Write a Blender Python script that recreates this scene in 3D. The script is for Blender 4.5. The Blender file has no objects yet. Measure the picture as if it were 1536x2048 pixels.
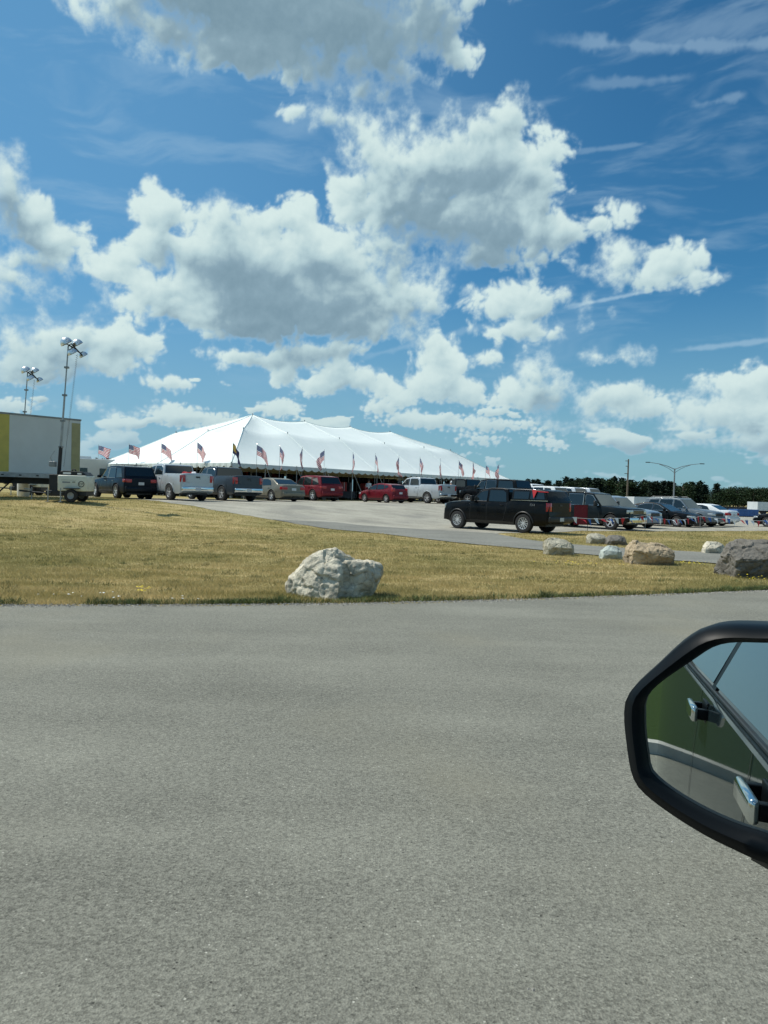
import bpy, bmesh, math, random
import numpy as np
from mathutils import Vector, Matrix, noise
sc = bpy.context.scene
random.seed(7); rng = np.random.default_rng(11)
R = math.radians
# ------------------------------------------------------------------ camera
EYE = 1.6; FPX = 1480.0
pitch = math.atan(39/1480); roll = R(1.6)
cF = Vector((0, math.cos(pitch), -math.sin(pitch))); cR = Vector((1, 0, 0)); cU = cR.cross(cF)
camR = cR*math.cos(roll)+cU*math.sin(roll); camU = cU*math.cos(roll)-cR*math.sin(roll)
cam_d = bpy.data.cameras.new('camera'); cam = bpy.data.objects.new('camera', cam_d); sc.collection.objects.link(cam)
cam_d.sensor_fit = 'VERTICAL'; cam_d.sensor_height = 36; cam_d.lens = 36*FPX/2048
cam_d.clip_start = .05; cam_d.clip_end = 6000
m = Matrix((( camR.x, camU.x, -cF.x, 0), (camR.y, camU.y, -cF.y, 0), (camR.z, camU.z, -cF.z, EYE), (0, 0, 0, 1)))
cam.matrix_world = m
sc.camera = cam
sc.render.resolution_x = 768; sc.render.resolution_y = 1024
sc.view_settings.view_transform = 'Standard'; sc.view_settings.look = 'None'
sc.view_settings.exposure = 0.0; sc.view_settings.gamma = 1
def ray(px, py):
    X = (px-768)/FPX; Y = (py-1024)/FPX
    return (cF+camR*X-camU*Y).normalized()
# ------------------------------------------------------------------ sun
SUN = Vector((-.54, .17, .82)).normalized()
SUN_EL = math.asin(SUN.z); SUN_AZ = math.atan2(SUN.x, SUN.y)
sl = bpy.data.lights.new('sun', 'SUN'); so = bpy.data.objects.new('sun', sl); sc.collection.objects.link(so)
sl.energy = 4.3; sl.angle = R(.5); sl.color = (1, .955, .86)
so.rotation_euler = (-SUN).to_track_quat('-Z', 'Y').to_euler(); so.location = (0, 0, 50)
# ------------------------------------------------------------------ node helpers
class NT:
    def __init__(s, t): s.t = t
    def n(s, typ, ins=None, **k):
        d = s.t.nodes.new(typ)
        for a, v in k.items(): setattr(d, a, v)
        if ins:
            for i, v in ins.items():
                if isinstance(v, bpy.types.NodeSocket): s.t.links.new(v, d.inputs[i])
                elif v is not None: d.inputs[i].default_value = v
        return d
    def m(s, op, a, b=None, c=None, clamp=False):
        d = s.n('ShaderNodeMath', {0: a, 1: b, 2: c}, operation=op); d.use_clamp = clamp; return d.outputs[0]
    def v(s, op, a, b=None, c=None):
        d = s.n('ShaderNodeVectorMath', {0: a, 1: b, 2: c}, operation=op)
        return d.outputs[1] if op in ('LENGTH', 'DOT_PRODUCT') else d.outputs[0]
    def mix(s, f, a, b, bt='MIX'):
        d = s.n('ShaderNodeMix', data_type='RGBA', blend_type=bt)
        for i, v in ((0, f), (6, a), (7, b)):
            if isinstance(v, bpy.types.NodeSocket): s.t.links.new(v, d.inputs[i])
            else: d.inputs[i].default_value = v if i == 0 else (tuple(v)+(1,))[:4]
        return d.outputs[2]
    def ramp(s, f, pts):
        d = s.n('ShaderNodeValToRGB', {0: f}); cr = d.color_ramp
        while len(cr.elements) < len(pts): cr.elements.new(.5)
        for e, (p, c) in zip(cr.elements, pts):
            e.position = p; e.color = (tuple(c)+(1,))[:4] if not isinstance(c, (int, float)) else (c, c, c, 1)
        return d.outputs[0]
    def noise(s, vec, scale, detail=3, rough=.5, lac=2.0, dist=0):
        return s.n('ShaderNodeTexNoise', {'Vector': vec, 'Scale': scale, 'Detail': detail, 'Roughness': rough, 'Lacunarity': lac, 'Distortion': dist}).outputs[0]
    def mr(s, x, a, b, c=0., d_=1., smooth=True):
        d = s.n('ShaderNodeMapRange', {0: x, 1: a, 2: b, 3: c, 4: d_}, interpolation_type='SMOOTHSTEP' if smooth else 'LINEAR')
        return d.outputs[0]
# ------------------------------------------------------------------ sky with cumulus clouds
w = bpy.data.worlds.new('World'); sc.world = w; w.use_nodes = True
w.node_tree.nodes.clear(); N = NT(w.node_tree)
sky = N.n('ShaderNodeTexSky', sky_type='NISHITA'); sky.sun_disc = False
sky.sun_elevation = SUN_EL; sky.sun_rotation = SUN_AZ
sky.air_density = 1.0; sky.dust_density = .7; sky.ozone_density = 2.2; sky.altitude = 200
SKY_STR = .085
tc = N.n('ShaderNodeTexCoord').outputs['Generated']
sep = N.n('ShaderNodeSeparateXYZ', {0: tc})
dx, dy, dz = sep.outputs
az = N.m('MULTIPLY', N.m('ARCTAN2', dx, dy), 57.2958)
el = N.m('MULTIPLY', N.m('ARCSINE', dz), 57.2958)
P = N.n('ShaderNodeCombineXYZ', {0: az, 1: el, 2: 0.0}).outputs[0]
def azel(px, py):
    d = ray(px, py); return math.degrees(math.atan2(d.x, d.y)), math.degrees(math.asin(d.z))
# one ellipse per lobe: centre and radii in photograph pixels of 1/1480 rad, turned into azimuth/elevation degrees
LOBES = [(480,-10,330,100),(690,50,215,90),(240,10,80,60),(860,40,70,80),(915,105,32,36),(500,95,140,52),(350,70,95,55),(650,130,90,40),(760,110,80,60),(600,-90,420,110),(700,180,55,22),(150,-10,40,30),
 (890,330,190,85),(1015,245,45,55),(960,260,80,40),(1100,300,36,50),(1060,350,60,50),(750,300,70,65),(810,400,120,75),(960,440,150,70),(1085,460,62,42),(690,240,60,16),(700,370,40,50),(970,500,50,30),(1060,505,60,24),(1130,470,28,30),(640,225,30,10),
 (320,430,55,52),(300,480,45,50),(440,440,52,48),(600,440,40,48),(530,450,40,38),(480,520,170,80),(650,520,170,70),(600,600,270,68),(810,590,80,45),(850,545,28,22),(245,515,45,22),(215,540,35,26),(290,570,75,40),(350,610,60,32),(760,490,50,50),(500,640,130,38),(730,650,80,24),(250,600,40,20),(700,420,30,30),
 (0,380,62,90),(60,440,60,60),(110,480,60,38),(20,560,65,26),(160,498,18,20),(60,520,80,22),
 (120,685,80,48),(235,690,55,38),(285,700,38,26),(30,680,40,42),(60,735,80,34),(190,725,80,22),
 (1238,512,42,38),(1345,530,56,36),(1285,548,80,24),(1200,442,30,14),(1235,425,16,8),(1170,440,14,8),(1395,548,26,14),
 (1035,592,46,30),(1100,602,34,26),(980,612,36,16),(1050,622,70,14),(1058,660,46,18),(1020,663,20,10),
 (878,690,36,32),(890,720,48,24),(868,762,58,36),(930,785,36,22),(770,770,24,26),(1065,745,44,36),(1070,785,62,34),(1030,775,34,26),(1105,765,26,20),(1235,790,70,30),(1300,815,80,24),(1180,800,36,20),(1480,770,76,28),(1530,750,40,20),(1440,820,110,36),(1500,830,70,40),(1390,850,70,18),
 (680,745,44,26),(640,770,44,20),(570,745,30,28),(560,720,60,16),(620,705,50,14),(765,810,26,16),(800,795,36,16),(690,700,16,10),(455,716,32,12),(1185,708,16,7),(1245,711,24,8),(895,577,16,6),(980,722,18,9),(740,760,30,16),
 (240,840,30,15),(350,828,60,22),(430,840,50,14),(15,812,50,14),(172,810,12,8),(560,818,36,18),(370,770,20,6),(330,770,20,5),(860,840,90,14),(1000,850,60,10),(960,800,50,10),(1200,855,34,9),(1110,890,18,10),(1250,885,20,7),(1320,890,40,8),(1500,880,60,14),(960,880,36,8),(1080,880,16,10),(1190,815,24,10),(1420,880,40,10),(1120,855,20,7)]
lob = []
for cx, cy, rx, ry in LOBES:
    a, e = azel(cx, cy); a1 = azel(cx+rx, cy); e1 = azel(cx, cy-ry)
    lob.append((a, e, math.hypot(a1[0]-a, a1[1]-e), math.hypot(e1[0]-a, e1[1]-e)))
P2 = N.n('ShaderNodeCombineXYZ', {0: N.m('MULTIPLY', az, N.mr(el, 0., 70., 1., .5, False)), 1: el, 2: 0.0}).outputs[0]
def n2(vec, scale, detail=3, rough=.5, dist=0., out=0):
    return N.n('ShaderNodeTexNoise', {'Vector': vec, 'Scale': scale, 'Detail': detail, 'Roughness': rough, 'Distortion': dist}, noise_dimensions='2D').outputs[out]
# simple clouds over the part of the dome that lies beside and behind the camera
gen = N.m('SUBTRACT', n2(P2, .05, 6, .58), .55)
outm = N.m('MAXIMUM', N.mr(N.m('ABSOLUTE', az), 26.5, 30.), N.mr(el, 34., 38.))
dens = N.m('MULTIPLY', N.m('MULTIPLY', N.mr(gen, 0., .04), outm), N.mr(el, 1., 6.))
ccol = N.mix(N.mr(gen, .01, .14), (.72, .86, .84), (.30, .42, .48))
clear = N.mix(1.0, sky.outputs[0], (.33, .88, 1.10), 'MULTIPLY')
clear = N.mix(N.mr(az, 24., -26., 0., .50), clear, (2.0, 4.7, 7.6))
clear = N.mix(N.mr(el, 17., 0., 0., .68), clear, (3.4, 5.6, 6.7))
bg1 = N.n('ShaderNodeBackground', {0: clear, 1: SKY_STR})
bgc = N.n('ShaderNodeBackground', {0: ccol, 1: 1.0})
N.n('ShaderNodeOutputWorld', {0: N.n('ShaderNodeMixShader', {0: dens, 1: bg1.outputs[0], 2: bgc.outputs[0]}).outputs[0]})
w.cycles.sampling_method = 'MANUAL'; w.cycles.sample_map_resolution = 512
# --- numpy cloud field (shared with scene.py) ---
def _hash(ix, iy, s):
    h = (ix.astype(np.int64)*374761393+iy.astype(np.int64)*668265263+s*974634777) & 0xffffffff
    h = ((h ^ (h >> 13))*1274126177) & 0xffffffff
    return ((h ^ (h >> 16)) & 0xffffff)/16777215.
def vnoise(x, y, s):
    ix = np.floor(x); iy = np.floor(y); fx = x-ix; fy = y-iy; fx = fx*fx*fx*(fx*(fx*6-15)+10); fy = fy*fy*fy*(fy*(fy*6-15)+10)
    a = _hash(ix, iy, s); b = _hash(ix+1, iy, s); c = _hash(ix, iy+1, s); d = _hash(ix+1, iy+1, s)
    return a+(b-a)*fx+(c-a)*fy+(a-b-c+d)*fx*fy
def fbm(x, y, s, o=4, r=.5):
    v = 0.; a = 1.; t = 0.
    for k in range(o):
        ca, sa = math.cos(.6*k+.3), math.sin(.6*k+.3)
        v = v+a*vnoise((x*ca-y*sa)*2**k, (x*sa+y*ca)*2**k, s+k*17); t += a; a *= r
    return v/t
def worley(x, y, s):
    ix = np.floor(x); iy = np.floor(y); best = np.full(x.shape, 9.)
    for dx_ in (-1, 0, 1):
        for dy_ in (-1, 0, 1):
            cx = ix+dx_; cy = iy+dy_
            px = cx+.1+.8*_hash(cx, cy, s); py = cy+.1+.8*_hash(cx, cy, s+91)
            best = np.minimum(best, (px-x)**2+(py-y)**2)
    return np.sqrt(best)
def sstep(x, a, b): t = np.clip((x-a)/(b-a), 0, 1); return t*t*(3-2*t)
def blur(f, r):
    for ax in (0, 1):
        k = int(r); 
        if k < 1: continue
        for _ in range(3):
            p = np.concatenate([np.repeat(f.take([0], ax), k+1, ax), f, np.repeat(f.take([-1], ax), k, ax)], ax); c = np.cumsum(p, ax)
            n_ = f.shape[ax]; f = (c.take(range(2*k+1, 2*k+1+n_), ax)-c.take(range(0, n_), ax))/(2*k+1)
    return f
def cloud_fields(X, Y, lob, dd):
    """X azimuth, Y elevation in degrees on a regular grid of spacing dd (rows = Y ascending)"""
    small = .24+.76*sstep(Y, 0., 15.)
    wx = (fbm(X*.35, Y*.35, 5, 3)-.5)*2.0*small; wy = (fbm(X*.35+40, Y*.35, 6, 3)-.5)*2.0*small
    xx = X+wx*.35; yy = Y+wy*.35
    sd = np.full(X.shape, 60.)
    for a, e, ra, re in lob:
        d = (np.hypot((xx-a)/ra, (yy-e)/re)-1)*min(ra, re)
        k = .5; h_ = np.clip(.5+.5*(d-sd)/k, 0, 1); sd = d*(1-h_)+sd*h_-k*h_*(1-h_)
    # far rows above the horizon
    bn = fbm(X*.28+3, Y*.75+9, 21, 4, .55); band = (.535-bn)*9+3.0*sstep(Y, 4.5, 9.)+1.0*(1-sstep(Y, .3, 2.))
    band = band+8*sstep(Y, 8., 11.); sd = np.minimum(sd, band)
    q = X+wx; r_ = Y+wy; ys = r_/small**.0
    f = 1/small
    pu = 0.
    for sc_, am, s in ((.42, 1.25, 1), (.95, .72, 2), (2.1, .34, 3), (4.6, .14, 4), (9.5, .05, 7)):
        pu = pu+am*(worley(q*sc_+s*7, r_*sc_*1.05, s)-.40)
    pu2 = .62*(worley(q*2.0+1, r_*2.4, 8)-.4)+.22*(worley(q*4.6+1, r_*5.2, 9)-.4)
    wgt = sstep(Y, 3., 13.); pu = pu*wgt+pu2*(1-wgt)
    rag = (fbm(X*1.1, Y*1.1, 31, 5, .55)-.5)
    wisp = sstep(fbm(X*.13+7, Y*.16, 41, 2), .45, .62)             # where edges dissolve
    D = sd+pu*(1-.4*wisp)+rag*(.7+1.7*wisp)*small-.38*small
    dens = sstep(-D, -.20*small-.35*wisp*small, (.55+1.1*wisp)*small)*sstep(blur(sstep(-D, -.1, .1), .35/dd), .06, .30)
    h1 = np.sqrt(np.maximum(0, -D+.0))                     # swelling towards the viewer
    hs = blur(h1, .17/dd); 
    gy, gx_ = np.gradient(hs, dd); 
    hb = blur(h1, .75/dd); gyb, gxb = np.gradient(hb, dd)
    def lam(gx_, gy, k): 
        nx, ny, nz = -gx_*k, -gy*k, 1.
        l = np.sqrt(nx*nx+ny*ny+nz*nz); return (nx*-.42+ny*.86+nz*.28)/l
    L1 = lam(gx_, gy, .55); L2 = lam(gxb, gyb, 1.3)
    # shade from the cloud mass lying between a point and the sun (above, left)
    T = np.maximum(0, -(sd+.35*pu)); sh = 0.
    rows = T.shape[0]
    for k in range(1, 9):
        oy = int(round(.48*k/dd)); ox = int(round(.20*k/dd)); S_ = np.zeros_like(T)
        S_[:rows-oy, ox:] = T[oy:, :T.shape[1]-ox]; sh = sh+np.minimum(S_, 1.4)
    sh = sh*(.75+.9*(fbm(X*.35, Y*.5, 61, 4)-.25)); sh = blur(sh/8, .35/dd)
    thick = blur(np.minimum(T, 3.5), .6/dd)
    crease = blur(h1, .5/dd)-h1                    # hollows between lumps
    lit = .56+.42*L1+.30*L2-.44*sstep(sh, .08, 1.25)-.10*sstep(thick, .3, 2.4)-.50*np.clip(crease, -.2, .4)
    lit += .34*np.exp(-np.maximum(0, -D)*2.2/small**.5)*.8
    lit += .55*(fbm(X*.20, Y*.26, 51, 5, .55)-.5)
    lit -= .20*sstep(Y, 22., 29.)*sstep(thick, .1, 1.2)
    lit = np.where(lit < .35, .35*np.exp((lit-.35)/.35), lit)      # soft floor keeps modelling in the shaded bases
    lit = np.where(lit > .8, .8+.2*np.tanh((lit-.8)/.2), lit)
    return dens, np.clip(lit, 0, 1)

def thin_field(X, Y, azel, streaks):
    cv = fbm(X*.10+11+Y*.02, (Y-X*.06)*.55+fbm(X*.08, Y*.2, 71, 3)*2.2, 72, 6, .6)
    t = sstep(cv, .50, .84)*(.10+.17*sstep(Y, 6., 18.))
    nz = fbm(X*1.1, Y*1.1, 73, 4)
    for p1, p2, wd, amp in streaks:
        a1, e1 = azel(*p1); a2, e2 = azel(*p2); L = math.hypot(a2-a1, e2-e1); ux, uy = (a2-a1)/L, (e2-e1)/L
        s_ = (X-a1)*ux+(Y-e1)*uy; q = np.abs(-(X-a1)*uy+(Y-e1)*ux)+(nz-.5)*wd*1.5
        t = np.maximum(t, sstep(-q, -wd, 0)*amp*sstep(s_, 0, L*.25)*sstep(-s_, -L, -L*.85))
    return t

def build_sky():
    dd = .07; A_ = np.arange(-30, 30.01, dd); E_ = np.arange(-.8, 38, dd); X, Y = np.meshgrid(A_, E_)
    dens, lit = cloud_fields(X, Y, lob, dd)
    thin = thin_field(X, Y, azel, [((1110, 618), (1350, 570), .24, .62), ((690, 722), (990, 645), .33, .28), ((1330, 703), (1600, 672), .25, .45), ((1050, 75), (1750, 68), .55, .38), ((1130, 170), (1400, 150), .45, .24), ((1130, 305), (1300, 285), .2, .24), ((1370, 215), (1500, 185), .45, .30), ((560, 330), (760, 270), .9, .14)])
    edge = sstep(30-np.abs(X), 0, 3.)*sstep(38-Y, 0, 4.)
    RR = 4200.; a, e = np.radians(X), np.radians(Y)
    V = np.stack([RR*np.sin(a)*np.cos(e), RR*np.cos(a)*np.cos(e), RR*np.sin(e)], -1).reshape(-1, 3)
    ny, nx = X.shape; idx = np.arange(ny*nx).reshape(ny, nx)
    F = np.stack([idx[:-1, :-1], idx[:-1, 1:], idx[1:, 1:], idx[1:, :-1]], -1).reshape(-1, 4)
    me = bpy.data.meshes.new('sky'); me.vertices.add(len(V)); me.vertices.foreach_set('co', V.ravel().astype(np.float32))
    me.loops.add(F.size); me.loops.foreach_set('vertex_index', F.ravel().astype(np.int32)); me.polygons.add(len(F))
    me.polygons.foreach_set('loop_start', np.arange(0, F.size, 4, dtype=np.int32)); me.update(calc_edges=True)
    for nm, f in (('cloud_density', dens*edge), ('cloud_light', lit), ('cloud_thin', thin*edge), ('elevation', Y)):
        me.attributes.new(nm, 'FLOAT', 'POINT').data.foreach_set('value', f.ravel().astype(np.float32))
    m_ = bpy.data.materials.new('cumulus sky'); m_.use_nodes = True; t = m_.node_tree; t.nodes.clear(); n = NT(t)
    at = lambda q: n.n('ShaderNodeAttribute', attribute_name=q).outputs['Fac']
    D, L, Th, el_ = at('cloud_density'), at('cloud_light'), at('cloud_thin'), at('elevation')
    co = n.n('ShaderNodeTexCoord').outputs['Object']; fn = n.noise(co, .035, 4, .6)
    D = n.mr(n.m('ADD', D, n.m('MULTIPLY', n.m('SUBTRACT', fn, .5), n.m('MULTIPLY', n.m('MULTIPLY', D, n.m('SUBTRACT', 1., D)), 2.6))), 0., 1., smooth=False)
    L = n.m('ADD', L, n.m('MULTIPLY', n.m('SUBTRACT', fn, .5), .16))
    c = n.ramp(L, [(0, (.175, .285, .36)), (.3, (.26, .39, .47)), (.62, (.47, .63, .67)), (1, (.68, .825, .81))])
    c = n.mix(n.mr(el_, 0., 11., .55, 0.), c, (.38, .54, .61))
    al = n.m('MULTIPLY', D, n.mr(el_, .3, 5., .40, 1.))
    c2 = n.mix(al, (.42, .60, .74), c); al2 = n.m('SUBTRACT', 1., n.m('MULTIPLY', n.m('SUBTRACT', 1., al), n.m('SUBTRACT', 1., Th)))
    em = n.n('ShaderNodeEmission', {0: c2, 1: 1.}); tp = n.n('ShaderNodeBsdfTransparent')
    mx = n.n('ShaderNodeMixShader', {0: al2, 1: tp.outputs[0], 2: em.outputs[0]}); n.n('ShaderNodeOutputMaterial', {0: mx.outputs[0]})
    m_.cycles.emission_sampling = 'NONE'; me.materials.append(m_)
    o = bpy.data.objects.new('sky', me); sc.collection.objects.link(o); o['kind'] = 'structure'
build_sky()
# ------------------------------------------------------------------ materials
def mat(name, col, rough=.6, metal=0., coat=0., spec=.5, vary=0., vscale=3., bump=0., bscale=40., trans=None, alpha=None):
    M_ = bpy.data.materials.new(name); M_.use_nodes = True; n = NT(M_.node_tree)
    b = M_.node_tree.nodes['Principled BSDF']
    b.inputs['Base Color'].default_value = tuple(col)+(1,)
    b.inputs['Roughness'].default_value = rough; b.inputs['Metallic'].default_value = metal
    b.inputs['Coat Weight'].default_value = coat; b.inputs['Coat Roughness'].default_value = .05
    b.inputs['Specular IOR Level'].default_value = spec
    co = n.n('ShaderNodeTexCoord').outputs['Object']
    if vary:
        f = n.noise(co, vscale, 5, .6)
        c = n.mix(n.mr(f, .3, .7), tuple(x*(1-vary) for x in col), tuple(min(1, x*(1+vary)) for x in col))
        n.t.links.new(c, b.inputs['Base Color'])
        n.t.links.new(n.mr(f, .3, .7, max(0, rough-.08), min(1, rough+.1)), b.inputs['Roughness'])
    if bump:
        bp = n.n('ShaderNodeBump', {'Height': n.noise(co, bscale, 4, .6), 'Strength': bump, 'Distance': .02})
        n.t.links.new(bp.outputs[0], b.inputs['Normal'])
    return M_
M = {}
def paint(name, col, metal=.35, rough=.32): M[name] = mat(name, col, rough, metal, .15, .16 if max(col) < .03 else .3, vary=.06, vscale=2.)
paint('black paint', (.0028, .0036, .0045), .1); paint('navy paint', (.006, .011, .020), .2); paint('silver paint', (.50, .54, .56), .35)
paint('slate blue paint', (.052, .068, .085), .3); paint('beige paint', (.20, .19, .15), .35); paint('dark red paint', (.17, .012, .02), .3)
paint('bright red paint', (.17, .012, .022), .3); paint('pale silver paint', (.50, .54, .56), .3); paint('dark green grey paint', (.0055, .010, .012), .1)
paint('grey paint', (.15, .18, .20), .4); paint('white paint', (.72, .76, .77), .0); paint('steel blue paint', (.22, .29, .36), .25, .25)
M['glass'] = mat('dark window glass', (.012, .018, .02), .04, 0, 0, .8)
M['clear glass'] = mat('pale windscreen glass', (.035, .055, .06), .04, 0, 0, .9)
M['rubber'] = mat('tyre rubber', (.018, .018, .019), .8, vary=.25, vscale=12, bump=.3, bscale=60)
M['alloy'] = mat('alloy wheel', (.72, .73, .74), .35, .6)
M['dark alloy'] = mat('dark wheel recess', (.006, .006, .007), .6)
M['chrome'] = mat('chrome', (.75, .77, .78), .12, 1.)
M['plastic'] = mat('black plastic trim', (.012, .013, .014), .45, vary=.2, vscale=8)
M['red lens'] = mat('red lamp lens', (.38, .012, .018), .15, 0, 1.)
M['clear lens'] = mat('clear lamp lens', (.55, .6, .62), .12, .3, 1.)
M['amber lens'] = mat('amber lamp lens', (.8, .35, .03), .2, 0, .5)
M['plate'] = mat('number plate', (.55, .58, .6), .4, vary=.2, vscale=30)
M['steel'] = mat('galvanised steel', (.33, .35, .36), .4, .7, vary=.2, vscale=5)
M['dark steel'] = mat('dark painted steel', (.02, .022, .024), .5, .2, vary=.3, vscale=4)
M['grey metal'] = mat('grey painted pole', (.22, .24, .25), .5, .3, vary=.15)
M['cream panel'] = mat('cream machine panel', (.60, .62, .53), .4, 0, .3, vary=.06, vscale=3)
M['white panel'] = mat('white trailer panel', (.56, .60, .61), .5, .0, .2, vary=.05, vscale=.8)
M['yellow stripe'] = mat('yellow trailer stripe', (.50, .43, .10), .5, vary=.08)
M['olive stripe'] = mat('faded yellow stripe', (.33, .31, .16), .5, vary=.1)
M['lamp metal'] = mat('spun aluminium lamp', (.80, .82, .82), .3, .85)
M['wood'] = mat('weathered wood pole', (.16, .13, .10), .85, vary=.25, vscale=6)
M['cloth white'] = mat('white cloth', (.75, .77, .78), .8); M['cloth red'] = mat('red cloth', (.45, .02, .03), .8, vary=.1)
M['cloth blue'] = mat('blue cloth', (.04, .13, .38), .8); M['cloth dark'] = mat('dark trousers', (.03, .035, .05), .9)
M['skin'] = mat('skin', (.45, .26, .18), .6); M['hair'] = mat('hair', (.03, .02, .015), .8)
M['blue bin'] = mat('blue painted steel', (.03, .10, .28), .5, vary=.15)
M['red box'] = mat('red cardboard', (.32, .03, .03), .7, vary=.3, vscale=2); M['dark box'] = mat('dark cardboard', (.05, .05, .06), .8, vary=.5, vscale=2)
M['interior'] = mat('car interior cloth', (.02, .02, .022), .9)
M['mirror'] = mat('mirror glass', (.80, .84, .82), .0, 1.)
M['ego glass'] = mat('own vehicle side glass', (.07, .095, .11), .04, 0, 0, .9)  # paler base colour imitates sky reflected in the panes
M['gloss black'] = mat('satin black mirror housing', (.003, .005, .007), .42, 0, 0, .12)
M['ego paint'] = mat('dark glossy vehicle paint', (.016, .026, .030), .05, .0, 0., .32)
def pine_mat(name, c1, c2, sc_=.35):
    M_ = bpy.data.materials.new(name); M_.use_nodes = True; n = NT(M_.node_tree); b = M_.node_tree.nodes['Principled BSDF']
    co = n.n('ShaderNodeTexCoord').outputs['Object']; oi = n.n('ShaderNodeObjectInfo').outputs['Random']
    f = n.noise(co, sc_*3, 3, .6)
    c = n.mix(n.mr(f, .35, .65), c1, c2); c = n.mix(n.m('MULTIPLY', oi, .5), c, tuple(x*.55 for x in c1))
    n.t.links.new(c, b.inputs['Base Color']); b.inputs['Roughness'].default_value = .8; b.inputs['Specular IOR Level'].default_value = .2
    return M_
M['pine'] = pine_mat('pine needles', (.009, .024, .018), (.024, .046, .026)); M['leaves'] = pine_mat('deciduous leaves', (.014, .034, .016), (.036, .062, .024))
# ------------------------------------------------------------------ mesh builder
def link(o, parent=None):
    sc.collection.objects.link(o)
    if parent is not None: o.parent = parent
    return o
def tag(o, label=None, cat=None, group=None, kind=None):
    if label: o['label'] = label
    if cat: o['category'] = cat
    if group: o['group'] = group
    if kind: o['kind'] = kind
    return o
def thing(name, loc, az_deg, label, cat, group=None):
    o = bpy.data.objects.new(name, None); o.empty_display_size = .3; link(o); o.location = loc
    o.rotation_euler = (0, 0, R(90-az_deg)) if az_deg is not None else (0, 0, 0)
    return tag(o, label, cat, group)
def copy_tree(o, parent=None):
    c = o.copy(); sc.collection.objects.link(c); c.parent = parent
    for ch in list(o.children): copy_tree(ch, c)
    return c
class MB:
    def __init__(s): s.v = []; s.f = []; s.mi = []; s.k = 0
    def add(s, vs, fs, k=None):
        o = len(s.v); s.v += [tuple(v) for v in vs]; s.f += [tuple(i+o for i in f) for f in fs]; s.mi += [s.k if k is None else k]*len(fs); return s
    def box(s, x0, x1, y0, y1, z0, z1, k=None):
        return s.add([(x0,y0,z0),(x1,y0,z0),(x1,y1,z0),(x0,y1,z0),(x0,y0,z1),(x1,y0,z1),(x1,y1,z1),(x0,y1,z1)],
            [(0,3,2,1),(4,5,6,7),(0,1,5,4),(1,2,6,5),(2,3,7,6),(3,0,4,7)], k)
    def tube(s, pts, rad, n=8, k=None, cap=True):
        pts = [Vector(p) for p in pts]; rs = rad if isinstance(rad, (list, tuple)) else [rad]*len(pts)
        vs = []; fs = []
        for i, p in enumerate(pts):
            d = (pts[min(i+1, len(pts)-1)]-pts[max(i-1, 0)]).normalized()
            a = d.orthogonal().normalized() if abs(d.z) > .99 else d.cross(Vector((0, 0, 1))).normalized(); b = d.cross(a)
            for j in range(n):
                t = 2*math.pi*j/n; vs.append(p+(a*math.cos(t)+b*math.sin(t))*rs[i])
        for i in range(len(pts)-1):
            for j in range(n): fs.append((i*n+j, i*n+(j+1) % n, (i+1)*n+(j+1) % n, (i+1)*n+j))
        if cap: fs += [tuple(range(n)), tuple(range((len(pts)-1)*n, len(pts)*n))]
        return s.add(vs, fs, k)
    def lathe(s, prof, c, axis='y', n=28, k=None):      # prof: (radius, along)
        vs = []; fs = []; m_ = len(prof)
        for j in range(n):
            t = 2*math.pi*j/n
            for r, a in prof:
                q = {'y': (r*math.cos(t), a, r*math.sin(t)), 'z': (r*math.cos(t), r*math.sin(t), a), 'x': (a, r*math.cos(t), r*math.sin(t))}[axis]
                vs.append((q[0]+c[0], q[1]+c[1], q[2]+c[2]))
        for j in range(n):
            for i in range(m_-1): fs.append((j*m_+i, j*m_+i+1, ((j+1) % n)*m_+i+1, ((j+1) % n)*m_+i))
        return s.add(vs, fs, k)
    def prism(s, pts, d, k=None):                        # planar polygon extruded by vector d
        n = len(pts); vs = [Vector(p) for p in pts]; vs += [p+Vector(d) for p in vs]
        return s.add(vs, [tuple(range(n)), tuple(range(2*n-1, n-1, -1))]+[(i, (i+1) % n, n+(i+1) % n, n+i) for i in range(n)], k)
    def build(s, name, mats, parent=None, smooth=False, bevel=0, recalc=True, ang=35):
        me = bpy.data.meshes.new(name); me.from_pydata(s.v, [], s.f)
        for mm in (mats if isinstance(mats, (list, tuple)) else [mats]): me.materials.append(mm)
        me.polygons.foreach_set('material_index', s.mi)
        if recalc or bevel:
            bm = bmesh.new(); bm.from_mesh(me)
            if bevel:
                bmesh.ops.remove_doubles(bm, verts=bm.verts, dist=.0005)
                bmesh.ops.recalc_face_normals(bm, faces=bm.faces)
                es = [e for e in bm.edges if len(e.link_faces) == 2 and e.calc_face_angle(0) > R(20)]
                bmesh.ops.bevel(bm, geom=es, offset=bevel, segments=3, profile=.5, affect='EDGES', clamp_overlap=True)
            bmesh.ops.recalc_face_normals(bm, faces=bm.faces); bm.to_mesh(me); bm.free()
        if smooth:
            me.polygons.foreach_set('use_smooth', [True]*len(me.polygons))
            me.set_sharp_from_angle(angle=R(ang))
        return link(bpy.data.objects.new(name, me), parent)
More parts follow.
